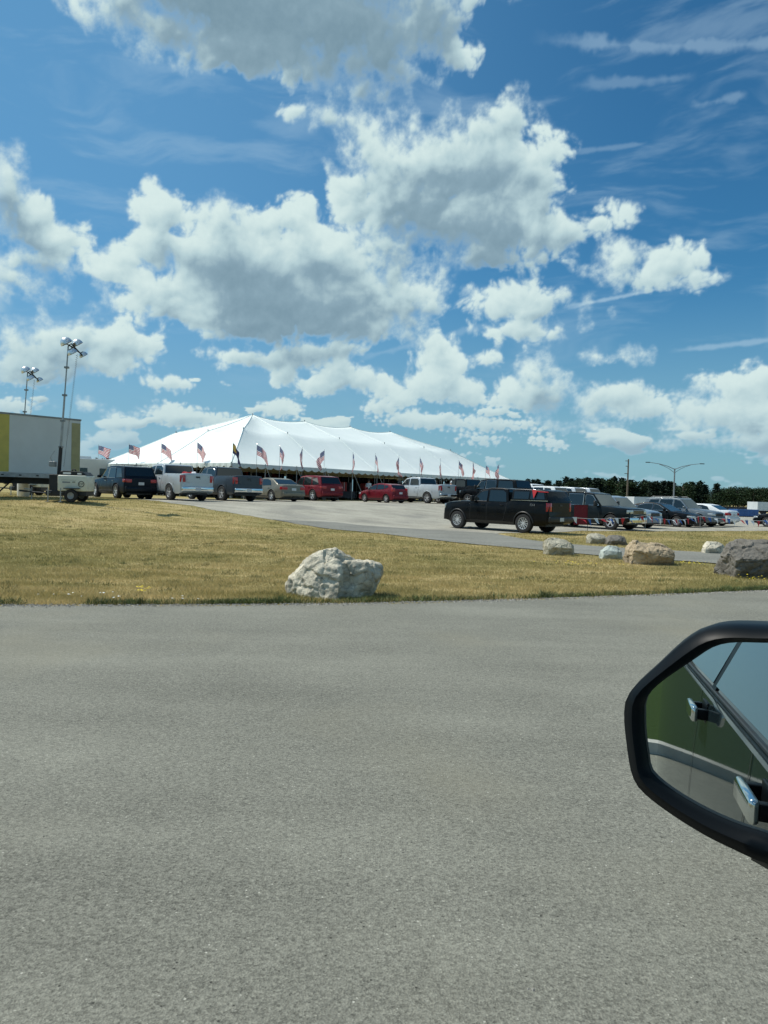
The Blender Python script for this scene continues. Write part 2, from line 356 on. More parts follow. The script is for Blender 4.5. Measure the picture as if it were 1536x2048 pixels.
# ------------------------------------------------------------------ terrain
def smooth(t): t = min(1, max(0, t)); return t*t*(3-2*t)
def gz(x, y):
    t = .8*x+.6*y; s0 = 25.5+max(0., min(1., (t-34)/10))*4.5
    return .87*smooth((-.6*x+.8*y-s0)/11.5)*(1-smooth((x-.27*y)/7.)) if y > 0 else 0.
def G(px, py):
    d = ray(px, py); t = 2.
    while t < 600:
        if EYE+d.z*t < gz(d.x*t, d.y*t): break
        t += .04
    return d.x*t, d.y*t
def lerpf(pts):
    xs = [p[0] for p in pts]; ys = [p[1] for p in pts]
    return lambda x: float(np.interp(x, xs, ys))
road_far = lerpf([(-60, 6.5), (-12, 8.6), (-4.9, 9.46), (-3.6, 9.7), (-2.44, 9.95), (-.4, 10.45), (1.8, 11.2), (4.5, 12.3), (7, 13.4), (14, 16.2), (60, 34)])
lot_near = lerpf([(-60, 90), (-19, 47), (-14.2, 39.6), (-12.0, 37.6), (-10.68, 36.2), (-6.82, 33.9), (-3.18, 31.95), (-1.5, 30.4), (.25, 28.2), (2.2, 26.2), (4.1, 25.5), (4.75, 31.2), (7.4, 33), (9.5, 35.6), (13.5, 37.6), (22, 42.4), (60, 62)])
lot_far = lambda x: 59.5+1.156*x+(0 if x < 14 else (x-14)*1.2)
dr_near = lerpf([(-5, 33.0), (-3.2, 31.95), (.25, 28.0), (2.2, 24.6), (4.2, 22.5), (6, 20.5), (8.6, 18.9), (12, 18.3), (40, 22)])
dr_far = lerpf([(-5, 33.1), (-2.5, 34.0), (1, 33.2), (4.6, 31.0), (5.3, 27.2), (5.9, 25.6), (6.8, 24.7), (8, 23.9), (9, 23.3), (11.7, 22.6), (40, 27)])
def jit(x, s, a): return a*(noise.noise(Vector((x*s, 3.7, 1.1)))+.5*noise.noise(Vector((x*s*4, 8.7, 1.1)))+.3*noise.noise(Vector((x*s*11, 1.7, 5.1))))
def sheet(name, xs, lo, hi, ny, off, m_, power=1.):
    vs = []; fs = []; nx = len(xs)
    for x in xs:
        a, b = lo(x), hi(x)
        for j in range(ny+1):
            y = a+(b-a)*(j/ny)**power; vs.append((x, y, gz(x, y)+off))
    for i in range(nx-1):
        for j in range(ny): fs.append((i*(ny+1)+j, (i+1)*(ny+1)+j, (i+1)*(ny+1)+j+1, i*(ny+1)+j+1))
    o = MB().add(vs, fs).build(name, m_, recalc=False, smooth=True); return tag(o, kind='structure')
# dry lawn colouring, shared by the ground sheet and the blades
def grass_color(n, co):
    st_ = n.n('ShaderNodeMapping', {'Vector': co, 'Scale': (.35, 1.6, 1.)}).outputs[0]
    a = n.noise(st_, 1.1, 6, .62); b = n.noise(co, .16, 3, .5); c = n.noise(co, 3.0, 4, .65)
    col = n.mix(n.mr(a, .34, .66), (.36, .30, .115), (.58, .465, .23))
    col = n.mix(n.m('MULTIPLY', n.mr(b, .42, .64), .50), col, (.19, .195, .06))
    return n.mix(n.m('MULTIPLY', n.mr(c, .55, .75), .5), col, (.17, .14, .055))
gm = bpy.data.materials.new('dry grass ground'); gm.use_nodes = True; n = NT(gm.node_tree); b = gm.node_tree.nodes['Principled BSDF']
co = n.n('ShaderNodeTexCoord').outputs['Object']
gc = grass_color(n, co)
gc = n.mix(n.mr(n.n('ShaderNodeSeparateXYZ', {0: co}).outputs[1], 6., 2.), gc, (.035, .062, .014))
gc = n.mix(.20, gc, (.0, .0, .0)); n.t.links.new(gc, b.inputs['Base Color']); b.inputs['Roughness'].default_value = .95; b.inputs['Specular IOR Level'].default_value = .1  # colour evenly darkened in place of the shade among the blades
bp = n.n('ShaderNodeBump', {'Height': n.noise(co, 14, 5, .7), 'Strength': .7, 'Distance': .05}); n.t.links.new(bp.outputs[0], b.inputs['Normal'])
def asphalt(name, base, speck, warm, macro=.5, fine=1.0):
    a = bpy.data.materials.new(name); a.use_nodes = True; n = NT(a.node_tree); b = a.node_tree.nodes['Principled BSDF']
    co = n.n('ShaderNodeTexCoord').outputs['Object']
    vo = n.n('ShaderNodeTexVoronoi', {'Vector': co, 'Scale': 95*fine}); cell = n.n('ShaderNodeSeparateColor', {0: vo.outputs[1]}).outputs[0]
    vo2 = n.n('ShaderNodeTexVoronoi', {'Vector': co, 'Scale': 210*fine}); cell2 = n.n('ShaderNodeSeparateColor', {0: vo2.outputs[1]}).outputs[1]
    grain = n.m('ADD', n.m('MULTIPLY', cell, .45), n.m('MULTIPLY', cell2, .4)); mid = n.noise(co, 62*fine, 5, .8)
    v = n.m('ADD', n.m('MULTIPLY', n.m('SUBTRACT', grain, .42), 1.5), n.m('MULTIPLY', n.m('SUBTRACT', mid, .5), 2.2))
    big = n.noise(co, .55, 4, .55)
    strv = n.n('ShaderNodeMapping', {'Vector': co, 'Rotation': (0, 0, R(-14)), 'Scale': (.12, 1.1, 1)}).outputs[0]
    strk = n.noise(strv, 1.2, 5, .6)
    v = n.m('ADD', v, n.m('MULTIPLY', n.m('ADD', n.m('SUBTRACT', big, .5), n.m('SUBTRACT', strk, .5)), macro))
    col = n.mix(n.mr(v, -.75, .75, smooth=False), tuple(x*.45 for x in base), tuple(x*1.6 for x in base))
    col = n.mix(n.m('MULTIPLY', n.mr(n.noise(co, .35, 3), .5, .72), .5), col, warm)
    col = n.mix(n.m('MULTIPLY', n.mr(n.noise(co, .8, 5, .65, dist=.6), .60, .74), .30), col, tuple(x*.62 for x in base))
    sp = n.m('GREATER_THAN', cell, .987); sp2 = n.m('MULTIPLY', n.m('MULTIPLY', sp, n.m('LESS_THAN', vo.outputs[0], .36)), n.mr(n.noise(co, 7., 3), .42, .62, .1, .85))
    col = n.mix(sp2, col, speck)
    dk = n.m('MULTIPLY', n.m('LESS_THAN', cell, .004), n.m('LESS_THAN', vo.outputs[0], .4))
    col = n.mix(dk, col, tuple(x*.25 for x in base))
    n.t.links.new(col, b.inputs['Base Color']); b.inputs['Roughness'].default_value = .88; b.inputs['Specular IOR Level'].default_value = .3
    hgt = n.m('ADD', n.m('MULTIPLY', vo.outputs[0], .5), n.m('MULTIPLY', mid, .9))
    bp = n.n('ShaderNodeBump', {'Height': hgt, 'Strength': .55, 'Distance': .012}); n.t.links.new(bp.outputs[0], b.inputs['Normal'])
    return a
M['road'] = asphalt('worn road asphalt', (.194, .193, .160), (.55, .54, .47), (.235, .222, .165), .85)
M['lot'] = asphalt('gravelly parking lot', (.34, .325, .27), (.5, .5, .45), (.15, .15, .14), 1.1, .5)
M['drive'] = asphalt('grey drive asphalt', (.20, .20, .175), (.35, .35, .33), (.20, .19, .165), .8, .5)
def lines(a, b, s): return list(np.arange(a, b, s))
gx = [-3000, -1200, -500, -250, -120]+lines(-70, 80, .75)+[80, 120, 250, 500, 1200, 3000]
gy = [-3000, -800, -200, -60, -20, 0, 8, 14]+lines(18, 110, .75)+[110, 150, 250, 500, 1200, 3000]
vs = [(x, y, gz(x, y)) for x in gx for y in gy]; ny = len(gy)
fs = [(i*ny+j, (i+1)*ny+j, (i+1)*ny+j+1, i*ny+j+1) for i in range(len(gx)-1) for j in range(ny-1)]
tag(MB().add(vs, fs).build('ground', gm, recalc=False, smooth=True), kind='structure')
road_back = lambda x: -4.5+5.6*smooth((-x-2.4)/6.5)+.14*max(0, -x-6)+.5*math.sin(x*.6)
kv = []; 
for x_ in lines(-30, 12, .2):
    y_ = road_back(x_); kv += [(x_, y_, 0.), (x_, y_, .10), (x_, y_-.16, .11), (x_, y_-.16, 0.)]
kb = MB().add(kv, [(i*4+k, (i+1)*4+k, (i+1)*4+k+1, i*4+k+1) for i in range(len(kv)//4-1) for k in range(3)]).build('kerb', mat('pale concrete kerb', (.42, .41, .37), .9, vary=.15, vscale=3), smooth=False); tag(kb, kind='structure')
sheet('road', lines(-40, 40, .07), road_back, lambda x: road_far(x)+jit(x, .9, .10), 1, .004, M['road'])
sheet('parking_lot', lines(-19, 60, .3), lambda x: lot_near(x)+jit(x, .7, .35), lot_far, 110, .012, M['lot'])
sheet('drive', lines(-5, 40, .2), lambda x: dr_near(x)+jit(x, .8, .22), lambda x: max(dr_near(x)+.05, dr_far(x)+jit(x+50, .8, .2)), 24, .024, M['drive'])
# ------------------------------------------------------------------ grass blades, verge stones, flowers
def blades_mesh(name, P_, hgt, wid, m_, lean=.35, label=None, cat='grass'):
    n_ = len(P_); a = rng.uniform(0, 2*np.pi, n_); dxy = np.stack([np.cos(a), np.sin(a)], 1)*wid[:, None]/2
    b_ = rng.uniform(0, 2*np.pi, n_); tip = np.stack([np.cos(b_), np.sin(b_)], 1)*(hgt*lean*rng.uniform(.2, 1.5, n_))[:, None]
    V = np.zeros((n_, 3, 3)); V[:, 0, :2] = P_[:, :2]-dxy; V[:, 1, :2] = P_[:, :2]+dxy; V[:, 2, :2] = P_[:, :2]+tip
    V[:, 0, 2] = V[:, 1, 2] = P_[:, 2]-.005; V[:, 2, 2] = P_[:, 2]+hgt
    me = bpy.data.meshes.new(name); me.vertices.add(3*n_); me.vertices.foreach_set('co', V.ravel())
    me.loops.add(3*n_); me.loops.foreach_set('vertex_index', np.arange(3*n_)); me.polygons.add(n_)
    me.polygons.foreach_set('loop_start', np.arange(0, 3*n_, 3)); me.update(calc_edges=True); me.materials.append(m_)
    o = link(bpy.data.objects.new(name, me)); tag(o, label, cat, kind='stuff'); return o
def gzv(P_): return np.array([gz(x, y) for x, y in P_])
def is_lawn(x, y):
    if y < road_far(x)+.02+.1: return False
    ln = min(lot_near(x), dr_near(x)) if x > -4 else lot_near(x)
    if y < ln-.15: return True
    if x > 5 and dr_far(x)+.2 < y < lot_near(x)-.15: return True
    return False
pts = []
cnt = 340000
while len(pts) < cnt:
    y = 9.*(50/9.)**(rng.random()**1.25); x = rng.uniform(-.66, .66)*y
    if is_lawn(x, y): pts.append((x, y))
pts = np.array(pts); P3 = np.column_stack([pts, gzv(pts)])
dist = pts[:, 1]
bm_ = bpy.data.materials.new('dry grass blades'); bm_.use_nodes = True; n = NT(bm_.node_tree); b = bm_.node_tree.nodes['Principled BSDF']
co = n.n('ShaderNodeTexCoord').outputs['Object']; isl = n.noise(co, 45., 1)
gcol = n.mix(n.mr(isl, .3, .7), grass_color(n, co), (.50, .42, .22))
gcol = n.mix(.62, gcol, grass_color(n, co))
n.t.links.new(gcol, b.inputs['Base Color']); b.inputs['Roughness'].default_value = .8; b.inputs['Specular IOR Level'].default_value = .15
tr = n.n('ShaderNodeBsdfTranslucent', {0: gcol}); mx = n.n('ShaderNodeMixShader', {0: .35, 1: b.outputs[0], 2: tr.outputs[0]})
n.t.links.new(mx.outputs[0], bm_.node_tree.nodes['Material Output'].inputs[0])
clump = np.array([noise.noise(Vector((x*1.3, y*1.3, 0)))+.5*noise.noise(Vector((x*5, y*5, 0))) for x, y in pts])
blades_mesh('grass', P3, (rng.uniform(.022, .060, cnt)*(1+.9*np.clip(clump, -.4, .8))), .006+.0005*dist*rng.uniform(.6, 1.3, cnt), bm_, .8, 'short dry tan grass over the lawn between road and parking lot')
# greener, taller weeds along the road edge and in scattered tufts
wp = []; wh = []
for k in range(42000):
    x = rng.uniform(-7, 10); d_ = abs(rng.normal(0, .16)); th = noise.noise(Vector((x*.8, 2, 9)))
    if rng.random() < .30+th*1.2: wp.append((x, road_far(x)+.12+d_)); wh.append(rng.uniform(.03, .085)*(1+1.2*max(0, noise.noise(Vector((x*2.5, 5, 1))))))
for k in range(320):
    y = 10.5*(34/10.5)**rng.random(); x = rng.uniform(-.52, .52)*y
    if not is_lawn(x, y): continue
    s_ = rng.uniform(.05, .16)
    for q in range(45): wp.append((x+rng.normal(0, s_), y+rng.normal(0, s_))); wh.append(rng.uniform(.02, .075))
wp = np.array(wp); wm = mat('green weed leaves', (.10, .13, .035), .7, vary=.45, vscale=6)
blades_mesh('weeds', np.column_stack([wp, gzv(wp)]), np.array(wh), np.full(len(wp), .012), wm, .8, 'low green weeds along the road edge and in tufts on the lawn', 'weeds')
def pebbles(name, pts_, size, m_, label, cat):
    mb = MB()
    for x, y in pts_:
        s_ = size*random.uniform(.4, 1.5); z = gz(x, y)+.004; a = random.random()*6
        vs = [(x+s_*math.cos(a+t)*random.uniform(.7, 1.2), y+s_*math.sin(a+t)*random.uniform(.7, 1.2), z) for t in (0, 1.6, 3.1, 4.7)]+[(x, y, z+s_*random.uniform(.6, 1.))]
        mb.add(vs, [(0, 1, 4), (1, 2, 4), (2, 3, 4), (3, 0, 4)])
    return tag(mb.build(name, m_, recalc=False), label, cat, kind='stuff')
pm = mat('verge gravel', (.26, .25, .22), .9, vary=.75, vscale=25)
pebbles('gravel', [(x, road_far(x)+.07+random.gauss(0, .075)) for x in np.random.default_rng(3).uniform(-7, 11, 9000)], .011, pm, 'loose grey gravel along the edge between road and lawn', 'gravel')
pebbles('loose_stones', [(random.uniform(-6, 6), random.uniform(1.5, 9)) for _ in range(150)], .006, mat('road grit', (.34, .33, .30), .9, vary=.8, vscale=9), 'scattered small loose stones lying on the road surface', 'stones')
def flower_patch(name, c, sx, sy, n_, m_, label):
    mb = MB()
    for k in range(n_):
        x = c[0]+random.gauss(0, sx); y = c[1]+random.gauss(0, sy); z = gz(x, y)+random.uniform(.05, .12); s_ = random.uniform(.012, .022)
        ctr = (x, y, z+.006); ring = [(x+s_*math.cos(t*1.0472), y+s_*math.sin(t*1.0472), z+random.uniform(-.004, .006)) for t in range(6)]
        mb.add([ctr]+ring, [(0, i+1, (i+1) % 6+1) for i in range(6)])
        mb.add([(x-.002, y, gz(x, y)), (x+.002, y, gz(x, y)), (x, y, z)], [(0, 1, 2)], 1)
    return tag(mb.build(name, [m_, wm], recalc=False), label, 'flowers', kind='stuff')
ym = mat('yellow petals', (.85, .66, .02), .6); wtm = mat('white petals', (.8, .82, .8), .6)
g_ = G(283, 1189); flower_patch('yellow_flowers', g_, .05, .05, 16, ym, 'small clump of yellow flowers at the left road edge')
g_ = G(1365, 1131); flower_patch('yellow_flowers', g_, .45, .10, 60, ym, 'bright yellow flowers beside the big tan boulder')
g_ = G(1140, 1133); flower_patch('yellow_flowers', g_, .45, .2, 34, ym, 'sparse yellow flowers on the lawn below the cream boulder')
g_ = G(1520, 1163); flower_patch('yellow_flowers', g_, .4, .15, 20, ym, 'few yellow flowers below the large dark boulder at right')
g_ = G(250, 1203); flower_patch('white_flowers', g_, .5, .06, 14, wtm, 'scattered white flowers at the left road edge')
# ------------------------------------------------------------------ boulders
def rock_mat(name, light, dark, stain=.5, scale=1.6):
    a = bpy.data.materials.new(name); a.use_nodes = True; n = NT(a.node_tree); b = a.node_tree.nodes['Principled BSDF']
    co = n.n('ShaderNodeTexCoord').outputs['Object']
    f = n.noise(co, scale, 8, .68, dist=.4); g = n.noise(co, scale*7, 6, .7); v = n.n('ShaderNodeTexVoronoi', {'Vector': co, 'Scale': scale*3.2, 'Detail': 3.}, feature='DISTANCE_TO_EDGE').outputs[0]
    col = n.mix(n.mr(f, .38, .62), light, tuple(x*.62 for x in light))
    col = n.mix(n.m('MULTIPLY', n.mr(g, .52, .70), stain), col, dark)
    col = n.mix(n.m('MULTIPLY', n.mr(v, .035, 0.), .35), col, dark)
    n.t.links.new(col, b.inputs['Base Color']); b.inputs['Roughness'].default_value = .92; b.inputs['Specular IOR Level'].default_value = .2
    h_ = n.m('ADD', n.m('MULTIPLY', g, .6), n.m('ADD', f, n.m('MULTIPLY', n.noise(co, scale*30, 4, .7), .25)))
    bp = n.n('ShaderNodeBump', {'Height': h_, 'Strength': .9, 'Distance': .05}); n.t.links.new(bp.outputs[0], b.inputs['Normal'])
    return a
RM = {'white': rock_mat('pale limestone', (.68, .63, .50), (.10, .095, .08), .8), 'grey': rock_mat('dark grey fieldstone', (.215, .20, .175), (.07, .068, .06), .6),
      'tan': rock_mat('tan limestone', (.50, .40, .27), (.14, .11, .08), .5), 'mint': rock_mat('bluish white stone', (.52, .58, .54), (.28, .32, .31), .4), 'cream': rock_mat('cream limestone', (.50, .47, .37), (.12, .11, .09), .5)}
def hulls(name, groups, m_, loc, seed, rough=.035, vox=.022, rot=0.):
    """groups of corner points -> convex pieces fused into one closed stone, then weathered"""
    bm = bmesh.new()
    for pts_ in groups:
        vv = [bm.verts.new(p) for p in pts_]
        r_ = bmesh.ops.convex_hull(bm, input=vv)
        bmesh.ops.delete(bm, geom=[g for g in r_['geom_interior'] if isinstance(g, bmesh.types.BMVert)], context='VERTS')
    me = bpy.data.meshes.new(name); bm.to_mesh(me); bm.free()
    o = bpy.data.objects.new(name, me); link(o)
    rm = o.modifiers.new('r', 'REMESH'); rm.mode = 'VOXEL'; rm.voxel_size = vox
    dg = bpy.context.evaluated_depsgraph_get(); me2 = bpy.data.meshes.new_from_object(o.evaluated_get(dg)); o.modifiers.clear(); o.data = me2
    me2.name = name; bm = bmesh.new(); bm.from_mesh(me2)
    bmesh.ops.smooth_vert(bm, verts=bm.verts, factor=.5, use_axis_x=True, use_axis_y=True, use_axis_z=True)
    rs_ = random.Random(seed*13+1); ctr_ = sum((v.co for v in bm.verts), Vector())/len(bm.verts)
    for q in range(16):
        nn = Vector((rs_.gauss(0, 1), rs_.gauss(0, 1)-.4, rs_.gauss(0, .6)+.25)).normalized()
        dmax = max((v.co-ctr_).dot(nn) for v in bm.verts)*rs_.uniform(.84, .96)
        for v in bm.verts:
            e_ = (v.co-ctr_).dot(nn)-dmax
            if e_ > 0: v.co -= nn*e_*.93
    bm.normal_update(); S = Vector((seed*3.1, seed*1.7, seed))
    for v in bm.verts:
        p = v.co+S; nn = v.normal.copy()
        d_ = .9*noise.noise(p*2.2)+1.0*(.3-abs(noise.noise(p*4.5)))+.7*(.3-abs(noise.noise(p*9)))+.4*noise.noise(p*20)
        cell, pts3 = noise.voronoi(p*3.2); d_ -= .5*max(0, 1-(cell[1]-cell[0])/.08); d_ += .8*(noise.cell(pts3[0]*7.3)-.5)
        v.co += nn*d_*rough
        if v.co.z < -.06: v.co.z = -.06
    bm.to_mesh(me2); bm.free(); me2.materials.clear(); me2.materials.append(m_)
    me2.polygons.foreach_set('use_smooth', [True]*len(me2.polygons)); me2.set_sharp_from_angle(angle=R(38))
    o.location = loc; o.rotation_euler = (0, 0, rot); return o
x, y = G(663, 1197)
o = hulls('boulder', [[(-.72, .12, -.08), (-.73, .25, .10), (-.66, .05, .25), (-.64, .3, .28), (-.44, -.05, .44), (-.42, .35, .50), (-.22, -.12, .62), (-.12, .3, .68), (.0, -.08, .73), (.08, .15, .71), (.20, .0, .60), (.30, .25, .55),
    (.10, -.55, -.08), (.12, -.42, .30), (-.10, -.60, -.08), (-.5, -.22, -.08), (.1, -.26, .50), (.4, .45, -.08), (-.5, .6, -.08), (.1, .5, .4), (-.08, -.55, .14), (-.66, .0, -.08)],
    [(.0, -.1, -.08), (.1, -.10, .56), (.36, -.02, .535), (.69, -.18, .52), (.73, .05, .38), (.74, -.02, .12), (.62, .05, -.08), (.15, -.15, .08), (.68, .3, .5), (.6, .4, -.08), (.0, .4, .5), (.40, -.10, .50), (.66, -.24, .32), (.64, -.16, .12)],
    [(.0, -.3, -.08), (.45, -.12, -.08), (.5, -.10, .14), (.2, -.3, .12), (-.2, -.4, .05), (.3, .2, .2)]], RM['white'], (x-.02, y+.3, gz(x, y)), 1, .034, .02); o.scale = (1.06, 1.06, 1.03)
tag(o, 'large pale craggy boulder standing alone on the near lawn by the road', 'boulder', 'boulders along the drive')
def boulder(px, py, wpx, hpx, shape, m_, label, seed, flat=.7):
    x, y = G(px, py); k = y/FPX; w_ = wpx*k; h_ = hpx*k
    pts_ = []; D_ = w_*flat*.5
    for sx, sz in shape:
        z_ = sz*h_-(.06 if sz <= 0 else 0); en = 1-.3*abs(sx)
        pts_.append((sx*w_, D_*en*(.9 if sz > .6 else 1.1), z_))
        pts_.append((sx*w_, -D_*en*(.72 if sz <= 0 else (.15 if sz > .8 else .75)), z_))
    for sx in (-.40, -.12, .18, .42): pts_.append((sx*w_, -D_*(1.15-.3*abs(sx))+random.uniform(-.04, .04)*w_, h_*random.uniform(.42, .62)))
    yk = y+w_*flat*.35; o = hulls('boulder', [pts_], m_, (x*yk/y, yk, gz(x, y)), seed, .028*w_, max(.018, w_/55))
    return tag(o, label, 'boulder', 'boulders along the drive')
boulder(1118, 1111, 62, 33, [(-.5, 0), (-.5, .7), (-.42, 1), (-.1, 1), (.35, .8), (.48, .55), (.47, 0), (.2, .95)], RM['cream'], 'low cream boulder at the lawn edge just below the black pickup', 2)
boulder(1192, 1088, 40, 21, [(-.5, 0), (-.48, .5), (-.3, .95), (.05, 1), (.4, .8), (.5, .3), (.5, 0)], RM['cream'], 'small round cream boulder beyond the drive, beside a darker one', 3)
boulder(1233, 1091, 42, 20, [(-.48, 0), (-.5, .6), (-.3, .95), (.2, 1), (.42, .75), (.5, 0)], RM['grey'], 'small dark grey boulder beyond the drive, right of the round cream one', 4)
boulder(1222, 1119, 45, 27, [(-.5, 0), (-.42, .6), (-.1, 1), (.25, .95), (.5, .4), (.5, 0)], RM['mint'], 'small bluish white boulder left of the big tan boulder', 5)
boulder(1300, 1130, 90, 47, [(-.5, 0), (-.48, .6), (-.38, 1), (-.1, .9), (.4, .85), (.5, .6), (.48, 0), (.2, .88)], RM['tan'], 'big tan angular boulder beside the yellow flowers', 6)
boulder(1425, 1108, 42, 25, [(-.5, 0), (-.5, .4), (-.2, 1), (.3, .95), (.5, .7), (.5, 0)], RM['white'], 'small whitish boulder just left of the large dark boulder', 7)
boulder(1509, 1157, 132, 74, [(-.5, 0), (-.5, .5), (-.42, .85), (-.15, 1), (.3, 1), (.5, .7), (.5, 0), (-.4, 0)], RM['grey'], 'largest dark grey boulder, cut by the right edge of the view', 8)
# ------------------------------------------------------------------ vehicles
def wheel(root, x, y, r, wd, side, style, name='wheel'):
    hw = wd/2; mb = MB()
    mb.lathe([(r*.62, -hw), (r*.82, -hw*1.03), (r*.95, -hw*.95), (r, -hw*.7), (r, hw*.7), (r*.95, hw*.95), (r*.82, hw*1.03), (r*.62, hw), (r*.62, -hw)], (0, 0, 0), 'y', 30)
    t = mb.build(name, M['rubber'], root, smooth=True); t.location = (x, y, r)
    rb = MB(); rr = r*.64; s = side
    rb.lathe([(0, -s*hw*.2), (rr*.99, -s*hw*.2), (rr, s*hw*.2)], (0, 0, 0), 'y', 24, 1)
    rb.lathe([(rr*.88, s*hw*.3), (rr*.90, s*hw*.92), (rr*1.02, s*hw*.95), (rr*1.02, s*hw*.3)], (0, 0, 0), 'y', 26, 0)
    rb.lathe([(0, s*hw*.80), (rr*.2, s*hw*.78), (rr*.24, s*hw*.5)], (0, 0, 0), 'y', 14, 0)
    ns = {'twin': 6, 'five': 5, 'ten': 10, 'steel': 5}[style]
    for k in range(ns):
        for dd in ((-.13, .13) if style == 'twin' else (0,)):
            a = 2*math.pi*k/ns+.3; w0 = .055 if style in ('twin', 'ten') else .12; w1 = w0*1.0
            ca, sa = math.cos(a), math.sin(a); a2 = a+dd*2; cb, sb = math.cos(a2), math.sin(a2)
            p0 = Vector((ca*rr*.15, s*hw*.74, sa*rr*.15)); p1 = Vector((cb*rr*.93, s*hw*.84, sb*rr*.93)); pr = Vector((-sb, 0, cb))*rr
            rb.prism([p0-pr*w0, p0+pr*w0, p1+pr*w1, p1-pr*w1], (0, -s*hw*.3, 0), 0)
    rb.build('rim', [M['alloy'], M['dark alloy']], t, smooth=True)
    return t
SPEC = {
 'suv': dict(L=4.95, W=1.97, H=1.78, zb=.27, belt=1.08, r=.39, fo=.92, ro=1.02, top=[(-2.475, 1.04), (-2.3, 1.08), (.9, 1.08), (1.5, 1.02), (2.2, .93), (2.40, .86), (2.475, .70)],
    cab=[(.95, 1.06), (.28, 1.70), (-.3, 1.775), (-1.3, 1.77), (-2.08, 1.70), (-2.40, 1.10), (-2.42, 1.06)], ws=(0, 1), rg=(4, 5), roofw=.77,
    win=[[(.80, 1.11), (.30, 1.60), (-.12, 1.66), (-.12, 1.11)], [(-.20, 1.11), (-.20, 1.66), (-1.05, 1.66), (-1.18, 1.11)], [(-1.30, 1.12), (-1.16, 1.65), (-1.75, 1.62), (-2.08, 1.14)]]),
 'yukon': dict(L=5.6, W=2.02, H=1.93, zb=.33, belt=1.19, r=.40, fo=.98, ro=1.25, top=[(-2.8, 1.15), (-2.7, 1.19), (1.15, 1.19), (1.7, 1.16), (2.5, 1.10), (2.75, 1.05), (2.8, .95)],
    cab=[(1.25, 1.17), (.66, 1.84), (.1, 1.925), (-1.6, 1.925), (-2.50, 1.86), (-2.72, 1.2), (-2.74, 1.17)], ws=(0, 1), rg=(4, 5), roofw=.80,
    win=[[(1.08, 1.23), (.66, 1.74), (.25, 1.80), (.25, 1.23)], [(.13, 1.23), (.13, 1.80), (-.78, 1.81), (-.84, 1.23)], [(-1.02, 1.23), (-1.02, 1.81), (-2.25, 1.78), (-2.42, 1.24)]]),
 'sedan': dict(L=4.9, W=1.85, H=1.45, zb=.20, belt=.93, r=.335, fo=.95, ro=1.12, top=[(-2.45, .78), (-2.42, .93), (-2.3, .99), (-1.85, 1.0), (-1.2, .94), (.9, .93), (1.35, .89), (2.1, .78), (2.36, .68), (2.45, .55)],
    cab=[(1.15, .90), (.30, 1.36), (-.15, 1.44), (-.7, 1.435), (-1.15, 1.37), (-1.95, .995), (-2.0, .95)], ws=(0, 1), rg=(4, 5), roofw=.70,
    win=[[(.88, .97), (.28, 1.28), (-.05, 1.355), (-.05, .96)], [(-.12, .96), (-.12, 1.36), (-.65, 1.355), (-1.0, 1.27), (-1.22, .98)]]),
 'hatch': dict(L=4.05, W=1.72, H=1.47, zb=.20, belt=.97, r=.315, fo=.82, ro=.72, top=[(-2.02, .92), (-1.95, .98), (.8, .96), (1.2, .90), (1.75, .78), (1.97, .66), (2.02, .52)],
    cab=[(1.10, .93), (.30, 1.37), (-.2, 1.465), (-.9, 1.455), (-1.62, 1.37), (-1.93, .99), (-1.95, .93)], ws=(0, 1), rg=(4, 5), roofw=.72,
    win=[[(.92, .99), (.28, 1.30), (-.10, 1.375), (-.10, .99)], [(-.17, .99), (-.17, 1.38), (-.90, 1.36), (-.98, 1.03)], [(-1.05, 1.06), (-.98, 1.34), (-1.35, 1.30), (-1.42, 1.18)]]),
 'pickup': dict(L=5.85, W=2.03, H=1.95, zb=.36, belt=1.29, r=.42, fo=.95, ro=1.22, top=[(-2.925, 1.34), (-2.9, 1.39), (-.95, 1.41), (-.88, 1.30), (1.15, 1.30), (1.8, 1.29), (2.55, 1.23), (2.82, 1.16), (2.925, 1.0)],
    cab=[(1.34, 1.27), (.70, 1.86), (.15, 1.945), (-.45, 1.94), (-.74, 1.89), (-.88, 1.31), (-.89, 1.27)], ws=(0, 1), rg=(4, 5), roofw=.78, bed=(-2.80, -1.0),
    win=[[(1.16, 1.33), (.70, 1.77), (.33, 1.83), (.33, 1.33)], [(.22, 1.33), (.22, 1.83), (-.50, 1.83), (-.66, 1.73), (-.74, 1.33)]]),
}
